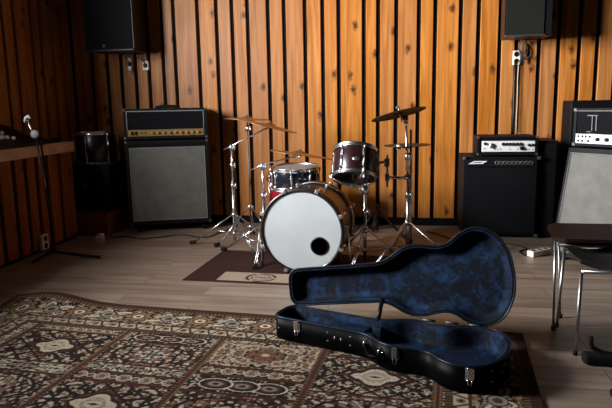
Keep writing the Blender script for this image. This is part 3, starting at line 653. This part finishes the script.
# ------------------------------------------------------------------ stands
def tripod(t, base, hub_z, foot_r, low_z, angs, r=.0058, double=True, mt='chrome'):
    bx_, by = base
    for a in angs:
        ca, sa = math.cos(a), math.sin(a); ox, oy = -sa*.007, ca*.007
        f = Vector((bx_+ca*foot_r, by+sa*foot_r, .018))
        m = MB(); 
        for s in (1, -1): m.tube([(bx_+ca*.02+ox*s, by+sa*.02+oy*s, hub_z), (f.x+ox*s, f.y+oy*s, f.z)], r*.75, 8)
        lg_ = build('leg', m, mt, t)
        mid = Vector((bx_+ca*foot_r*.55, by+sa*foot_r*.55, hub_z+(.018-hub_z)*.53))
        m = MB().tube([(bx_+ca*.015, by+sa*.015, low_z), mid], r*.7, 8); build('brace', m, mt, t)
        m = MB().tube([f+Vector((-ca*.012, -sa*.012, .006)), f+Vector((ca*.035, sa*.035, -.002))], [.014, .015], 10); build('rubber_foot', m, 'rubber', lg_)
    build('leg_collar', MB().lathe([(1e-4, -.02), (.018, -.02), (.02, .02), (1e-4, .02)], 14, True, Matrix.Translation((bx_, by, hub_z))), mt, t)
    build('leg_collar', MB().lathe([(1e-4, -.012), (.016, -.012), (.016, .012), (1e-4, .012)], 14, True, Matrix.Translation((bx_, by, low_z))), mt, t)
def clamp(t, p, mt='chrome', side=1):
    build('height_clamp', MB().lathe([(1e-4, -.025), (.016, -.025), (.019, 0), (.016, .025), (1e-4, .025)], 12, True, Matrix.Translation(p)), mt, t)
    m = MB().tube([p, (p[0]+.035*side, p[1]-.02, p[2])], .004, 6); m.box(p[0]+.03*side-.004, p[0]+.03*side+.004, p[1]-.026, p[1]-.014, p[2]-.018, p[2]+.018, .003); build('wing_nut', m, mt, t)
def cymbal(name, c, nrm, r, label, mt='bronze', bell=.22):
    F = frame_of(c, nrm); b = r*bell
    top = [(.006, r*.085+.004), (b*.5, r*.078+.004), (b*.85, r*.055), (b, r*.035), (b*1.15, r*.028), (r*.6, r*.014), (r*.97, -.002), (r, -.004)]
    bot = [(x, z-.0022) for x, z in reversed(top)]
    m = MB().lathe(top+bot+[top[0]], 56, True, F)
    return tagit(build(name, m, mt), label, 'cymbal')
# A: boom stand
t = thing('cymbal_stand', 'chrome boom stand at far left of the kit, holding the tilted bronze cymbal', 'cymbal stand', (-1.335, 4.5, 0))
A = (-1.335, 4.5)
tripod(t, A, .265, .37, .115, [math.radians(a) for a in (171, 60, -50)], .0066)
build('lower_tube', MB().tube([(*A, .06), (*A, .50)], .0125), 'chrome', t); build('upper_tube', MB().tube([(*A, .5), (*A, .80)], .009), 'chrome', t)
clamp(t, (*A, .50)); clamp(t, (*A, .66)); clamp(t, (*A, .80))
build('boom_arm', MB().tube([(-1.40, 4.5, .782), (-1.335, 4.5, .812), (-1.02, 4.41, .955)], .0055, 8), 'chrome', t)
build('tilter', MB().tube([(-1.03, 4.412, .945), (-1.003, 4.402, .965), (-1.000, 4.40, 1.005)], .008, 8), 'chrome', t)
cymbal('crash_cymbal', (-1.0, 4.4, .968), (.26, .05, 1), .212, 'bronze crash cymbal tilted down to the right, on the left boom stand')
# B: straight stand with flat cymbal
t = thing('cymbal_stand', 'thin dark straight stand behind the boom stand, holding the flat bronze cymbal', 'cymbal stand', (-1.245, 4.66, 0)); A = (-1.245, 4.66)
tripod(t, A, .30, .28, .14, [math.radians(a) for a in (100, -25, 215)], .005)
build('tube', MB().tube([(*A, .05), (*A, 1.06)], .0055), 'dull', t); clamp(t, (*A, .30)); clamp(t, (*A, .94))
build('wing_nut', MB().box(A[0]-.016, A[0]+.016, A[1]-.004, A[1]+.004, 1.045, 1.065, .003), 'dull', t)
cymbal('flat_cymbal', (-1.245, 4.66, 1.018), (.05, 0, 1), .18, 'nearly level bronze cymbal at far left of the kit, partly behind the crash')
# C: ride boom
t = thing('cymbal_stand', 'chrome boom stand beside the bass drum, holding the wide thin ride cymbal', 'cymbal stand', (-1.03, 4.25, 0)); A = (-1.03, 4.25)
tripod(t, A, .245, .36, .10, [math.radians(a) for a in (163, 38, -88)], .0066)
build('lower_tube', MB().tube([(*A, .06), (*A, .42)], .0125), 'chrome', t); build('upper_tube', MB().tube([(*A, .42), (*A, .69)], .009), 'chrome', t)
clamp(t, (*A, .46)); clamp(t, (*A, .68))
build('boom_arm', MB().tube([(-1.125, 4.25, .648), (-1.03, 4.25, .69), (-.775, 4.22, .757)], .005, 8), 'chrome', t)
build('tilter', MB().tube([(-.80, 4.222, .75), (-.745, 4.215, .752), (-.738, 4.21, .805)], .009, 8), 'chrome', t)
cymbal('ride_cymbal', (-.74, 4.21, .772), (.15, .085, 1), .236, 'wide thin bronze ride cymbal above the bass drum, level with the snare')
# D: right stand
t = thing('cymbal_stand', 'tall chrome stand right of the drums, holding the dark upper cymbal', 'cymbal stand', (.025, 4.12, 0)); A = (.025, 4.12)
tripod(t, A, .30, .36, .12, [math.radians(a) for a in (-12, 108, 228)])
build('lower_tube', MB().tube([(*A, .05), (*A, .56)], .013), 'chrome', t); build('upper_tube', MB().tube([(*A, .56), (.005, 4.12, 1.02)], .009), 'chrome', t)
build('side_rod', MB().tube([(.050, 4.14, .08), (.040, 4.14, .94)], .008), 'chrome', t)
clamp(t, (*A, .50)); clamp(t, (.018, 4.12, .76)); clamp(t, (.006, 4.12, 1.01), side=-1)
build('tilter', MB().tube([(.006, 4.12, 1.01), (-.03, 4.12, 1.03), (-.046, 4.115, 1.10)], .007, 8), 'chrome', t)
build('wing_nut', MB().box(-.062, -.036, 4.11, 4.12, 1.082, 1.10, .003), 'dull', t)
cymbal('crash_cymbal', (-.044, 4.115, 1.05), (-.235, .15, 1), .188, 'dark crash cymbal tilted up to the right, topmost of the right stand', 'dark_bronze')
m = MB(); m.tube([(.05, 4.12, .615), (-.03, 4.08, .618), (-.115, 4.05, .625)], .011, 8); build('clamp_arm', m, 'chrome', t)
build('clamp_block', MB().box(.0, .05, 4.10, 4.145, .60, .635, .005), 'steel', t); build('clamp_block', MB().box(-.13, -.10, 4.035, 4.065, .60, .65, .005), 'steel', t)
m = cymbal('small_cymbal', (.015, 4.12, .833), (.02, 0, -1), .158, 'small dark cymbal turned bell-down lower on the right stand', 'dark_bronze', .3)
build('felt', MB().lathe([(1e-4, -.015), (.016, -.015), (.016, .015), (1e-4, .015)], 14, True, frame_of((-.04, 4.09, .826), (1, 0, 0))), 'felt', t, 'pale felt washer')

# ------------------------------------------------------------------ tom on stand
t = thing('tom_drum', 'dark red tom with chrome hoops tipped back on a stand, right of the bass drum', 'drum', (-.316, 3.95, .6))
tilt = math.radians(27)
FT = drum(t, (-.328, 3.97, .722), (0.02, math.sin(tilt), math.cos(tilt)), .142, .185, 'redshell', lugs=6, lug_len=.04, spin=.5236)
m = MB().lathe([(1e-4, .003), (.016, .002), (.018, 0)], 20, True, frame_of((-.308, 3.838, .775), (0.12, -1, .48)) @ Matrix.Diagonal((1.3, .8, 1, 1))); build('badge', m, 'steel', t, 'small oval metal badge')
m = MB(); m.tube([(-.165, 3.99, .73), (-.12, 4.03, .735), (-.115, 4.05, .73)], .009, 8); m.box(-.185, -.165, 3.96, 4.01, .69, .76, .004); m.box(-.135, -.10, 4.02, 4.06, .70, .755, .005); m.tube([(-.115, 4.045, .775), (-.115, 4.045, .56)], .007, 8); build('mount', m, 'steel', t)
t = thing('drum_stand', 'chrome basket stand holding the dark red tom', 'drum stand', (-.262, 3.99, 0)); A = (-.262, 3.99)
tripod(t, A, .27, .32, .13, [math.radians(a) for a in (15, 135, 255)], .006)
build('tube', MB().tube([(*A, .05), (*A, .55)], .011), 'chrome', t); clamp(t, (*A, .40))
build('hub', MB().lathe([(1e-4, -.03), (.02, -.03), (.028, 0), (.02, .03), (1e-4, .03)], 14, True, Matrix.Translation((*A, .55))), 'chrome', t)
hub = Vector((A[0], A[1], .545))
for a in (-150, -30, 90):
    a = math.radians(a); rim = FT @ Vector((.158*math.cos(a), .158*math.sin(a), -.094)); lip = FT @ Vector((.163*math.cos(a), .163*math.sin(a), -.062))
    q = FT @ Vector((.095*math.cos(a), .095*math.sin(a), -.125))
    build('basket_arm', MB().tube([hub, hub.lerp(q, .5)+Vector((0, 0, -.008)), q, rim, lip], [.009, .0085, .008, .007, .006], 8), 'chrome', t)

# snare
t = thing('snare_drum', 'black snare drum with chrome hoops just above the bass drum', 'drum', (-.805, 4.32, .51))
drum(t, (-.806, 4.36, .588), (-.02, -.05, 1), .176, .14, 'blackshell', 'tophead', lugs=8, lug_len=.05)
t = thing('drum_stand', 'chrome stand under the black snare drum, mostly hidden by the bass drum', 'drum stand', (-.806, 4.45, 0)); A = (-.806, 4.45)
tripod(t, A, .22, .24, .12, [math.radians(a) for a in (90, 210, 330)], .006)
build('tube', MB().tube([(*A, .05), (*A, .47)], .011), 'chrome', t)
for a in (90, 210, 330):
    a = math.radians(a); ca, sa = math.cos(a), math.sin(a)
    build('basket_arm', MB().tube([(A[0], A[1], .47), (A[0]+.10*ca, A[1]-.05+.10*sa, .498), (A[0]+.196*ca, A[1]-.09+.196*sa, .505), (A[0]+.20*ca, A[1]-.09+.20*sa, .54)], .006, 8), 'chrome', t)
# red floor tom behind
t = thing('floor_tom', 'bright red floor tom behind the left side of the bass drum', 'drum', (-.87, 4.82, 0))
drum(t, (-.93, 4.85, .36), (0, 0, 1), .19, .38, 'brightred', lugs=6)
for a in (30, 150, 270):
    a = math.radians(a); x, y = -.93+.215*math.cos(a), 4.85+.215*math.sin(a)
    build('leg', MB().tube([(x, y, .38), (x, y, .02)], .006, 8), 'chrome', t)
    build('foot', MB().tube([(x, y, .03), (x, y, 0)], .012, 10), 'rubber', t)
# ------------------------------------------------------------------ bass drum
t = thing('bass_drum', 'large bass drum with white front head and a round hole, facing forward', 'bass drum', (-.64, 4.0, 0))
bc = Vector((-.670, 3.80, .2915)); bd = Vector((math.sin(math.radians(5)), math.cos(math.radians(5)), 0)); F = frame_of(bc, -bd)
# frame axes: make local x horizontal right, y up
zx = -bd; xx = Vector((bd.y, -bd.x, 0)); yy = zx.cross(xx)
F = Matrix(((xx.x, yy.x, zx.x, bc.x), (xx.y, yy.y, zx.y, bc.y), (xx.z, yy.z, zx.z, bc.z), (0, 0, 0, 1)))
R = .270; HD = .43
build('shell', MB().lathe([(R, -.03), (R, -HD+.03)], 72, True, F), 'redshell', t)
build('shell_inside', MB().lathe([(R-.008, -.02), (R-.008, -HD+.02)], 48, True, F), 'backing', t)
for z, s in ((0, 1), (-HD, -1)):
    m = MB().lathe([(R-.005, z-.008*s), (R+.016, z-.045*s+.012), (R+.016, z-.045), (R+.018, z), (R+.014, z+.006*s), (R-.002, z+.006*s), (R-.005, z-.008*s)] if s == 1 else
                   [(R-.005, z), (R+.016, z+.0), (R+.016, z+.04), (R+.004, z+.04), (R-.005, z)], 72, True, F); build('hoop', m, 'hoop', t)
    build('hoop_ring', MB().lathe([(R+.016, z-.046 if s == 1 else z+.041), (R+.0185, z-.048 if s == 1 else z+.044), (R+.008, z-.051 if s == 1 else z+.048)], 72, True, F), 'steel', t)
# front head with a hole
hc = Vector((.122, -.094)); hr = .056; n = 96; V = []; Fc = []
for k in range(n):
    a = 2*math.pi*k/n; V.append((hc.x+hr*math.cos(a), hc.y+hr*math.sin(a), -.004))
for k in range(n):
    a = 2*math.pi*k/n; c_ = Vector((math.cos(a), math.sin(a)))
    # ray from hole centre out to the head circle
    bq = hc.dot(c_); tt = -bq+math.sqrt(bq*bq-(hc.length_squared-(R-.004)**2)); p = hc+c_*tt; V.append((p.x, p.y, -.004))
m = MB(F); m._add(V, [(k, (k+1) % n, n+(k+1) % n, n+k) for k in range(n)]); build('front_head', m, 'head', t, 'white front head')
build('port_ring', MB(F).lathe([(hr-.002, 0), (hr+.006, 0), (hr+.006, -.006)], 40, True, Matrix.Translation((hc.x, hc.y, .001))), 'plastic', t)
build('batter_head', MB().lathe([(1e-4, -HD+.012), (R-.006, -HD+.012)], 48, False, F), 'tophead', t)
build('damping_pillow', MB(F).ball((.09, -.16, -.22), .1, (1.2, .8, 1)), 'seat', t)
for k in range(8):
    a = 2*math.pi*(k+.5)/8
    for z0, z1, e in ((-.13, -.06, 1), (-HD+.06, -HD+.13, -1)):
        Ra = F @ Matrix.Rotation(a, 4, 'Z')
        build('lug', MB(Ra).box(R, R+.03, -.008, .008, z0, z1, .004), 'chrome', t)
        build('tension_rod', MB(Ra).tube([(R+.024, 0, (z0+z1)/2), (R+.024, 0, .008 if e > 0 else -HD)], .004, 6), 'chrome', t)
        build('claw', MB(Ra).box(R+.006, R+.034, -.013, .013, *((-.006, .012) if e > 0 else (-HD-.012, -HD+.006)), .004), 'steel', t)
for s, foot in ((-1, (-.985, 3.98, .012)), (1, (-.345, 3.86, .012))):
    p = F @ Vector((s*R, -.02, -.09)); 
    build('spur', MB().tube([p+Vector((s*.01, 0, .03)), p+Vector((s*.03, 0, -.02)), foot], [.009, .008, .006], 8), 'chrome', t)
    build('spur_bracket', MB(F).box(min(s*R, s*(R+.03)), max(s*R, s*(R+.03)), -.03, .03, -.11, -.07, .005), 'steel', t)
    build('spur_foot', MB().tube([foot, (foot[0], foot[1], .005)], [.009, .007], 8), 'rubber', t)
m = MB(); m.box(-.67, -.59, 4.26, 4.50, .006, .02, .003); pedal = thing('bass_drum_pedal', 'dark pedal on the mat behind the bass drum', 'pedal', (-.63, 4.35, .005)); build('footboard', m, 'dull', pedal)
m = MB(); m.tube([(-.69, 4.28, .012), (-.69, 4.28, .22)], .008, 8); m.tube([(-.57, 4.28, .012), (-.57, 4.28, .22)], .008, 8); m.tube([(-.70, 4.28, .22), (-.56, 4.28, .22)], .008, 8); build('frame', m, 'steel', pedal)
# loop cable by the left spur
m = MB(); m.tube([(-.985, 3.90, .30), (-.965, 3.86, .18), (-.955, 3.84, .08), (-.975, 3.84, .05), (-.995, 3.86, .10), (-.99, 3.9, .2), (-.98, 3.91, .3)], .003, 6)
tagit(build('thin_cable', m, 'steel'), 'thin looped wire hanging at the left side of the bass drum', 'cable')

# ------------------------------------------------------------------ microphone stand
t = thing('microphone_stand', 'black microphone stand with chrome joint in front of the left counter', 'microphone stand', (-2.63, 4.03, 0))
A = (-2.63, 4.03)
build('lower_tube', MB().tube([(*A, .05), (*A, .55)], .011), 'plastic', t); build('upper_tube', MB().tube([(*A, .55), (-2.655, 4.03, .93)], .008), 'plastic', t)
build('chrome_tube', MB().tube([(-2.637, 4.005, .62), (-2.632, 4.005, .52)], .006), 'chrome', t)
build('folded_boom', MB().tube([(-2.668, 4.0, .94), (-2.60, 3.99, .25)], .006), 'plastic', t)
build('joint_disc', MB().lathe([(1e-4, -.014), (.027, -.014), (.030, -.009), (.030, .009), (.027, .014), (1e-4, .014)], 24, True, frame_of((-2.668, 3.995, .942), (.25, -1, .1))), 'joint', t)
build('boom_neck', MB().tube([(-2.69, 4.0, .925), (-2.70, 4.0, .98), (-2.722, 4.0, 1.05)], .008, 8), 'chrome', t)
build('microphone_clip', MB().tube([(-2.745, 4.0, 1.03), (-2.735, 4.0, 1.06), (-2.712, 4.0, 1.075), (-2.70, 4.0, 1.055)], .009, 8), 'felt', t)
build('leg_collar', MB().lathe([(1e-4, 0), (.024, 0), (.024, .06), (1e-4, .06)], 14, True, Matrix.Translation((*A, .04))), 'plastic', t)
for a in (3, 135, 250):
    a = math.radians(a); L_ = .37 if a < 1 else .2
    build('leg', MB().tube([(*A, .05), (A[0]+L_*math.cos(a), A[1]+L_*math.sin(a)*.9, .012)], [.011, .010], 8), 'plastic', t)
# small items on the floor
b = thing('power_plug', 'small pale plug adapter on the dark floor near the left cabinet', 'plug', (-2.54, 4.57, 0))
build('body', MB(Matrix.Translation((-2.535, 4.56, 0)) @ Matrix.Rotation(.3, 4, 'Z')).box(-.035, .035, -.03, .03, 0, .05, .006), 'beigeblock', b)
build('cap', MB(Matrix.Translation((-2.56, 4.62, 0))).box(-.02, .02, -.03, .03, 0, .06, .005), 'ivory', b)
t = thing('power_strip', 'white power strip on the floor in front of the bass cabinet', 'power strip', (.97, 4.46, 0))
Ms = Matrix.Translation((.985, 4.47, 0)) @ Matrix.Rotation(math.radians(38), 4, 'Z')
build('housing', MB(Ms).box(-.10, .10, -.03, .03, 0, .045, .006), 'ivory', t)
for k in range(3): build('socket', MB(Ms).lathe([(1e-4, .0455), (.017, .0455), (.019, .044)], 16, True, Matrix.Translation((-.06+.06*k, 0, .001))), 'plastic', t)
def cable_path(pts, r=.004, seed=1, z=.005):
    out = []
    P = [Vector((x, y, z)) for x, y in pts]
    for i in range(len(P)-1):
        p0 = P[max(i-1, 0)]; p1 = P[i]; p2 = P[i+1]; p3 = P[min(i+2, len(P)-1)]
        for k in range(8):
            s = k/8; out.append(.5*((2*p1)+(p2-p0)*s+(2*p0-5*p1+4*p2-p3)*s*s+(-p0+3*p1-3*p2+p3)*s**3))
    out.append(P[-1]); return MB().tube(out, r, 6)
tagit(build('floor_cable', cable_path([(-2.52, 4.72), (-2.40, 4.78), (-2.2, 4.70), (-1.95, 4.88), (-1.70, 4.80), (-1.62, 5.0), (-1.55, 5.3)], .006), 'cable'), 'black cable winding on the floor in front of the left cabinet', 'cable')
tagit(build('floor_cable', cable_path([(-.15, 4.55), (.05, 4.62), (.3, 4.50), (.42, 4.7), (.35, 5.0), (.2, 5.2)], .006), 'cable'), 'black cable on the floor between the tall right stand and the bass cabinet', 'cable')
tagit(build('floor_cable', cable_path([(.88, 4.43), (.86, 4.55), (.93, 4.66), (.80, 4.8), (.6, 4.85), (.45, 4.9)], .005), 'cable'), 'black cable leading from the white power strip along the bass cabinet', 'cable')
# folded stand base behind the kit, its crossed legs seen under the tom
t = thing('stand_base', 'low dark tripod base behind the tom stand, near the back wall', 'stand', (-.22, 4.86, 0)); A = (-.22, 4.86)
tripod(t, A, .24, .27, .10, [math.radians(a) for a in (-20, 100, 220)], .009, mt='dull')
build('tube', MB().tube([(*A, .08), (*A, .30)], .013), 'dull', t)

# ------------------------------------------------------------------ guitar case
cy = math.radians(-20.5)
dx = Vector((math.cos(cy), math.sin(cy), 0)); nx_ = Vector((-math.sin(cy), math.cos(cy), 0))
ORG = Vector((-.588, 2.683, .0))+nx_*.068-dx*.03; RZ = .0105
Cm = Matrix(((dx.x, nx_.x, 0, ORG.x), (dx.y, nx_.y, 0, ORG.y), (0, 0, 1, RZ), (0, 0, 0, 1)))
HW = [(0, .0), (.002, .05), (.015, .075), (.05, .092), (.2, .093), (.40, .094), (.48, .098), (.53, .118), (.58, .15), (.63, .166), (.68, .166), (.73, .157), (.77, .154), (.81, .165), (.86, .2), (.91, .221), (.95, .222), (1.0, .205), (1.04, .17), (1.075, .10), (1.086, .04), (1.088, 0)]
def cat(P, n=6):
    out = []
    for i in range(len(P)-1):
        p0 = Vector(P[max(i-1, 0)]); p1 = Vector(P[i]); p2 = Vector(P[i+1]); p3 = Vector(P[min(i+2, len(P)-1)])
        for k in range(n):
            s = k/n; out.append(.5*((2*p1)+(p2-p0)*s+(2*p0-5*p1+4*p2-p3)*s*s+(-p0+3*p1-3*p2+p3)*s**3))
    return out
half = cat([(x, -w_) for x, w_ in HW])
OUT = [(p.x, p.y) for p in half]+[(1.088, 0)]+[(p.x, -p.y) for p in reversed(half[1:])]
NP = len(OUT)
def inset(d):
    res = []
    for i in range(NP):
        a = Vector(OUT[i-2]); b_ = Vector(OUT[(i+2) % NP]); tn = (b_-a).normalized(); nn = Vector((-tn.y, tn.x)); p = Vector(OUT[i])+nn*d; res.append((p.x, p.y))
    return res
def rings(mb, spec, capfirst=False, caplast=False):
    """spec list of (inset, z)"""
    V = []
    for d, z in spec: V += [(x, y, z) for x, y in inset(d)]
    F_ = []
    for i in range(len(spec)-1):
        for k in range(NP): k2 = (k+1) % NP; F_.append((i*NP+k, i*NP+k2, (i+1)*NP+k2, (i+1)*NP+k))
    mb._add(V, F_, True)
    if capfirst: mb._add(V[:NP], [tuple(range(NP))])
    if caplast: mb._add(V[-NP:], [tuple(range(NP))])
    return mb
ZR = .115
case = thing('guitar_case', 'open black hard guitar case with bright blue plush lining, lying on the rug corner', 'guitar case', (ORG.x+dx.x*.5, ORG.y+dx.y*.5, RZ), cy)
build('base_shell', rings(MB(Cm), [(.014, .0), (.006, .002), (.0, .010), (.0, ZR), (.009, ZR), (.009, ZR-.02)], True), 'case_vinyl', case)
build('base_lining', rings(MB(Cm), [(.008, ZR-.003), (.012, ZR+.001), (.018, ZR-.006), (.024, ZR-.03), (.026, .04), (.034, .026), (.05, .022)], False, True), 'velvet', case, 'crushed blue plush lining of the base')
def edge_tube(Mx, d, z, r):
    pts = [Vector((x, y, z)) for x, y in inset(d)]; m = MB(Mx); m.tube(pts+[pts[0]], r, 8, False); return m
build('base_binding', edge_tube(Cm, .002, ZR-.002, .005), 'binding', case)
# neck support and accessory compartment lid
m = MB(Cm); m.box(.26, .46, -.066, .066, .025, .088, .012); build('accessory_box', m, 'velvet', case, 'raised blue plush accessory box')
m = MB(Cm)
m.box(.47, .52, -.07, -.028, .024, .098, .012); m.box(.47, .52, .028, .07, .024, .098, .012); m.box(.47, .52, -.03, .03, .024, .05, .01); build('neck_cradle', m, 'velvet', case)
# lid
hp1 = Cm @ Vector((.655, .183, ZR)); hp2 = Cm @ Vector((.93, .224, ZR)); hk = (hp2-hp1).normalized()
LROT = Matrix.Translation(hp1) @ Matrix.Rotation(-math.radians(101), 4, hk) @ Matrix.Translation(-hp1)
Lm = LROT @ Cm
lz = ZR+.002
lid = build('lid', rings(MB(Lm), [(.009, lz+.02), (.009, lz), (.0, lz), (.0, lz+.045), (.006, lz+.056), (.03, lz+.066), (.07, lz+.073)], False, True), 'case_vinyl', case, 'raised lid, body end to the right')
build('lid_lining', rings(MB(Lm), [(.008, lz+.003), (.012, lz-.001), (.018, lz+.005), (.022, lz+.03), (.030, lz+.045), (.05, lz+.052)], False, True), 'velvet', case, 'crushed blue plush lining of the lid')
build('lid_binding', edge_tube(Lm, .002, lz+.002, .005), 'binding', case)
for a in (.12, .5, .88):
    p = hp1.lerp(hp2, a); build('hinge', MB().tube([p-hk*.03, p+hk*.03], .006, 8), 'dull', case)
# lid stay
p0 = Cm @ Vector((.475, .085, ZR-.01)); p1 = Lm @ Vector((.475, .080, lz+.01)); build('lid_stay', MB().tube([p0, p1], .011, 8), 'plastic', case)
# hardware on the near side
def side_frame(x):
    """frame on near side at x: local x along wall, y outward, z up"""
    best = min(range(NP//2), key=lambda i: abs(OUT[i][0]-x)); a = Vector(OUT[best-2]); b_ = Vector(OUT[best+2]); tn = (b_-a).normalized(); nn = Vector((tn.y, -tn.x)); p = Vector(OUT[best])
    return Cm @ Matrix(((tn.x, nn.x, 0, p.x), (tn.y, nn.y, 0, p.y), (0, 0, 1, 0), (0, 0, 0, 1)))
for x, mt, lb in ((.145, 'chrome', 'chrome latch nearest the neck end'), (.66, 'dull', 'dull middle latch'), (.985, 'chrome', 'chrome latch at the body end')):
    f = side_frame(x); m = MB(f); m.box(-.017, .017, -.001, .004, ZR-.055, ZR-.008, .002); m.box(-.011, .011, .003, .010, ZR-.048, ZR-.002, .003); m.tube([(-.009, .007, ZR-.05), (-.006, .008, ZR-.072), (.006, .008, ZR-.072), (.009, .007, ZR-.05)], .0025, 6); build('latch', m, mt, case, lb)
hA = side_frame(.505) @ Vector((0, .006, .075)); hB = side_frame(.60) @ Vector((0, .006, .075))
f = side_frame(.55)
build('handle', MB().tube([hA, hA+Vector((0, -.028, -.012)), (hA+hB)/2+Vector((-.012, -.040, -.02)), hB+Vector((-.006, -.028, -.012)), hB], [.006, .010, .012, .010, .006], 10), 'case_vinyl', case)
for x in (.505, .60):
    build('handle_ring', MB(side_frame(x)).lathe([(.011, -.004), (.016, 0), (.011, .004), (.008, 0), (.011, -.004)], 16, True, frame_of((0, .007, .078), (1, .2, 0))), 'chrome', case)
for x, z in ((.30, .085), (.30, .045), (.42, .085), (.42, .045), (1.05, .085), (1.05, .04), (1.078, .06), (1.082, .09), (.04, .06), (.34, .066), (.355, .062), (.37, .066), (.385, .062)):
    build('rivet', MB(side_frame(x)).ball((0, 0, z), .0045, (1, .6, 1)), 'steel', case)

# ------------------------------------------------------------------ chair at right
t = thing('side_chair', 'metal-legged chair with dark maroon seat at the right edge, in front of the grey-grilled cabinet', 'chair', (.95, 2.95, 0))
SZ = .47
m = MB(); m.poly([(.715, 2.975), (.76, 2.93), (1.20, 2.93), (1.22, 2.96), (1.22, 3.30), (1.19, 3.33), (.80, 3.33), (.755, 3.28)], SZ-.022, SZ)
bmesh.ops.bevel(m.b, geom=list(m.b.edges), offset=.006, segments=2, affect='EDGES'); build('seat', m, 'seat', t)
for nm, p, q in (('front_leg', (.728, 2.985, SZ-.02), (.736, 2.966, 0)), ('front_leg', (.795, 3.20, SZ-.02), (.811, 3.143, 0)), ('rear_leg', (1.17, 2.97, SZ-.02), (1.21, 2.94, 0)), ('rear_leg', (1.17, 3.30, SZ-.02), (1.21, 3.34, 0))):
    lg_ = build(nm, MB().tube([p, q], .0062, 10), 'steel', t); build('foot_cap', MB().tube([(q[0], q[1], .02), (q[0], q[1], 0)], .011, 10), 'rubber', lg_)
build('side_rail', MB().tube([(.745, 2.99, SZ-.04), (1.165, 2.975, SZ-.04)], .008, 8), 'dull', t)
build('backrest', MB().box(1.205, 1.225, 2.98, 3.30, .70, .92, .008), 'seat', t)
build('back_frame', MB().tube([(1.18, 2.99, SZ-.02), (1.215, 2.99, .9)], .008, 8).tube([(1.18, 3.29, SZ-.02), (1.215, 3.29, .9)], .008, 8), 'chrome', t)
t = thing('side_chair', 'nearer metal-legged chair with dark grey seat, tucked under the maroon one at the right edge', 'chair', (.95, 2.8, 0))
m = MB(); V = []; NN = 12
for k in range(NN+1):
    s = k/NN; x = .77+s*.42; z = .425-.035*math.sin(math.pi*min(1, s*1.4))
    for y in (2.70, 3.08): V.append((x, y, z)); 
for k in range(NN+1):
    s = k/NN; x = .77+s*.42; z = .425-.035*math.sin(math.pi*min(1, s*1.4))-.012
    for y in (2.70, 3.08): V.append((x, y, z))
o2 = 2*(NN+1); Fq = []
for k in range(NN):
    Fq += [(2*k, 2*k+1, 2*k+3, 2*k+2), (o2+2*k, o2+2*k+2, o2+2*k+3, o2+2*k+1), (2*k, 2*k+2, o2+2*k+2, o2+2*k), (2*k+1, o2+2*k+1, o2+2*k+3, 2*k+3)]
Fq += [(0, o2, o2+1, 1), (2*NN, 2*NN+1, o2+2*NN+1, o2+2*NN)]
m._add(V, Fq); build('seat', m, 'greyply', t)
for nm, p, q in (('front_leg', (.772, 2.69, .378), (.762, 2.67, 0)), ('front_leg', (.79, 3.05, .40), (.762, 3.01, 0)), ('rear_leg', (1.19, 2.695, .38), (1.24, 2.68, 0)), ('rear_leg', (1.19, 3.09, .38), (1.24, 3.1, 0))):
    lg_ = build(nm, MB().tube([p, q], [.0085, .007], 10), 'steel', t); build('foot_cap', MB().tube([(q[0], q[1], .02), (q[0], q[1], 0)], .010, 10), 'rubber', lg_)
build('side_rail', MB().tube([(.772, 2.695, .379), (1.20, 2.695, .379)], .010, 8), 'chrome', t)
build('side_rail', MB().tube([(.78, 3.09, .40), (1.20, 3.09, .40)], .008, 8), 'chrome', t)
# ------------------------------------------------------------------ guitar stand on the floor at right
t = thing('guitar_stand', 'low black padded guitar stand on the floor at the bottom right edge', 'guitar stand', (1.0, 2.5, 0))
build('padded_bar', MB().box(.765, 1.25, 2.55, 2.61, .004, .052, .016), 'rubber', t)
build('support_hook', MB().tube([(.795, 2.58, .125), (.795, 2.58, .10), (.802, 2.58, .075), (.845, 2.58, .055), (.89, 2.58, .05), (.94, 2.58, .06), (1.0, 2.58, .09)], .010, 10), 'rubber', t)
build('rear_leg', MB().tube([(.79, 2.275, .02), (1.05, 2.34, .024), (1.2, 2.56, .03)], .017, 10), 'rubber', t)
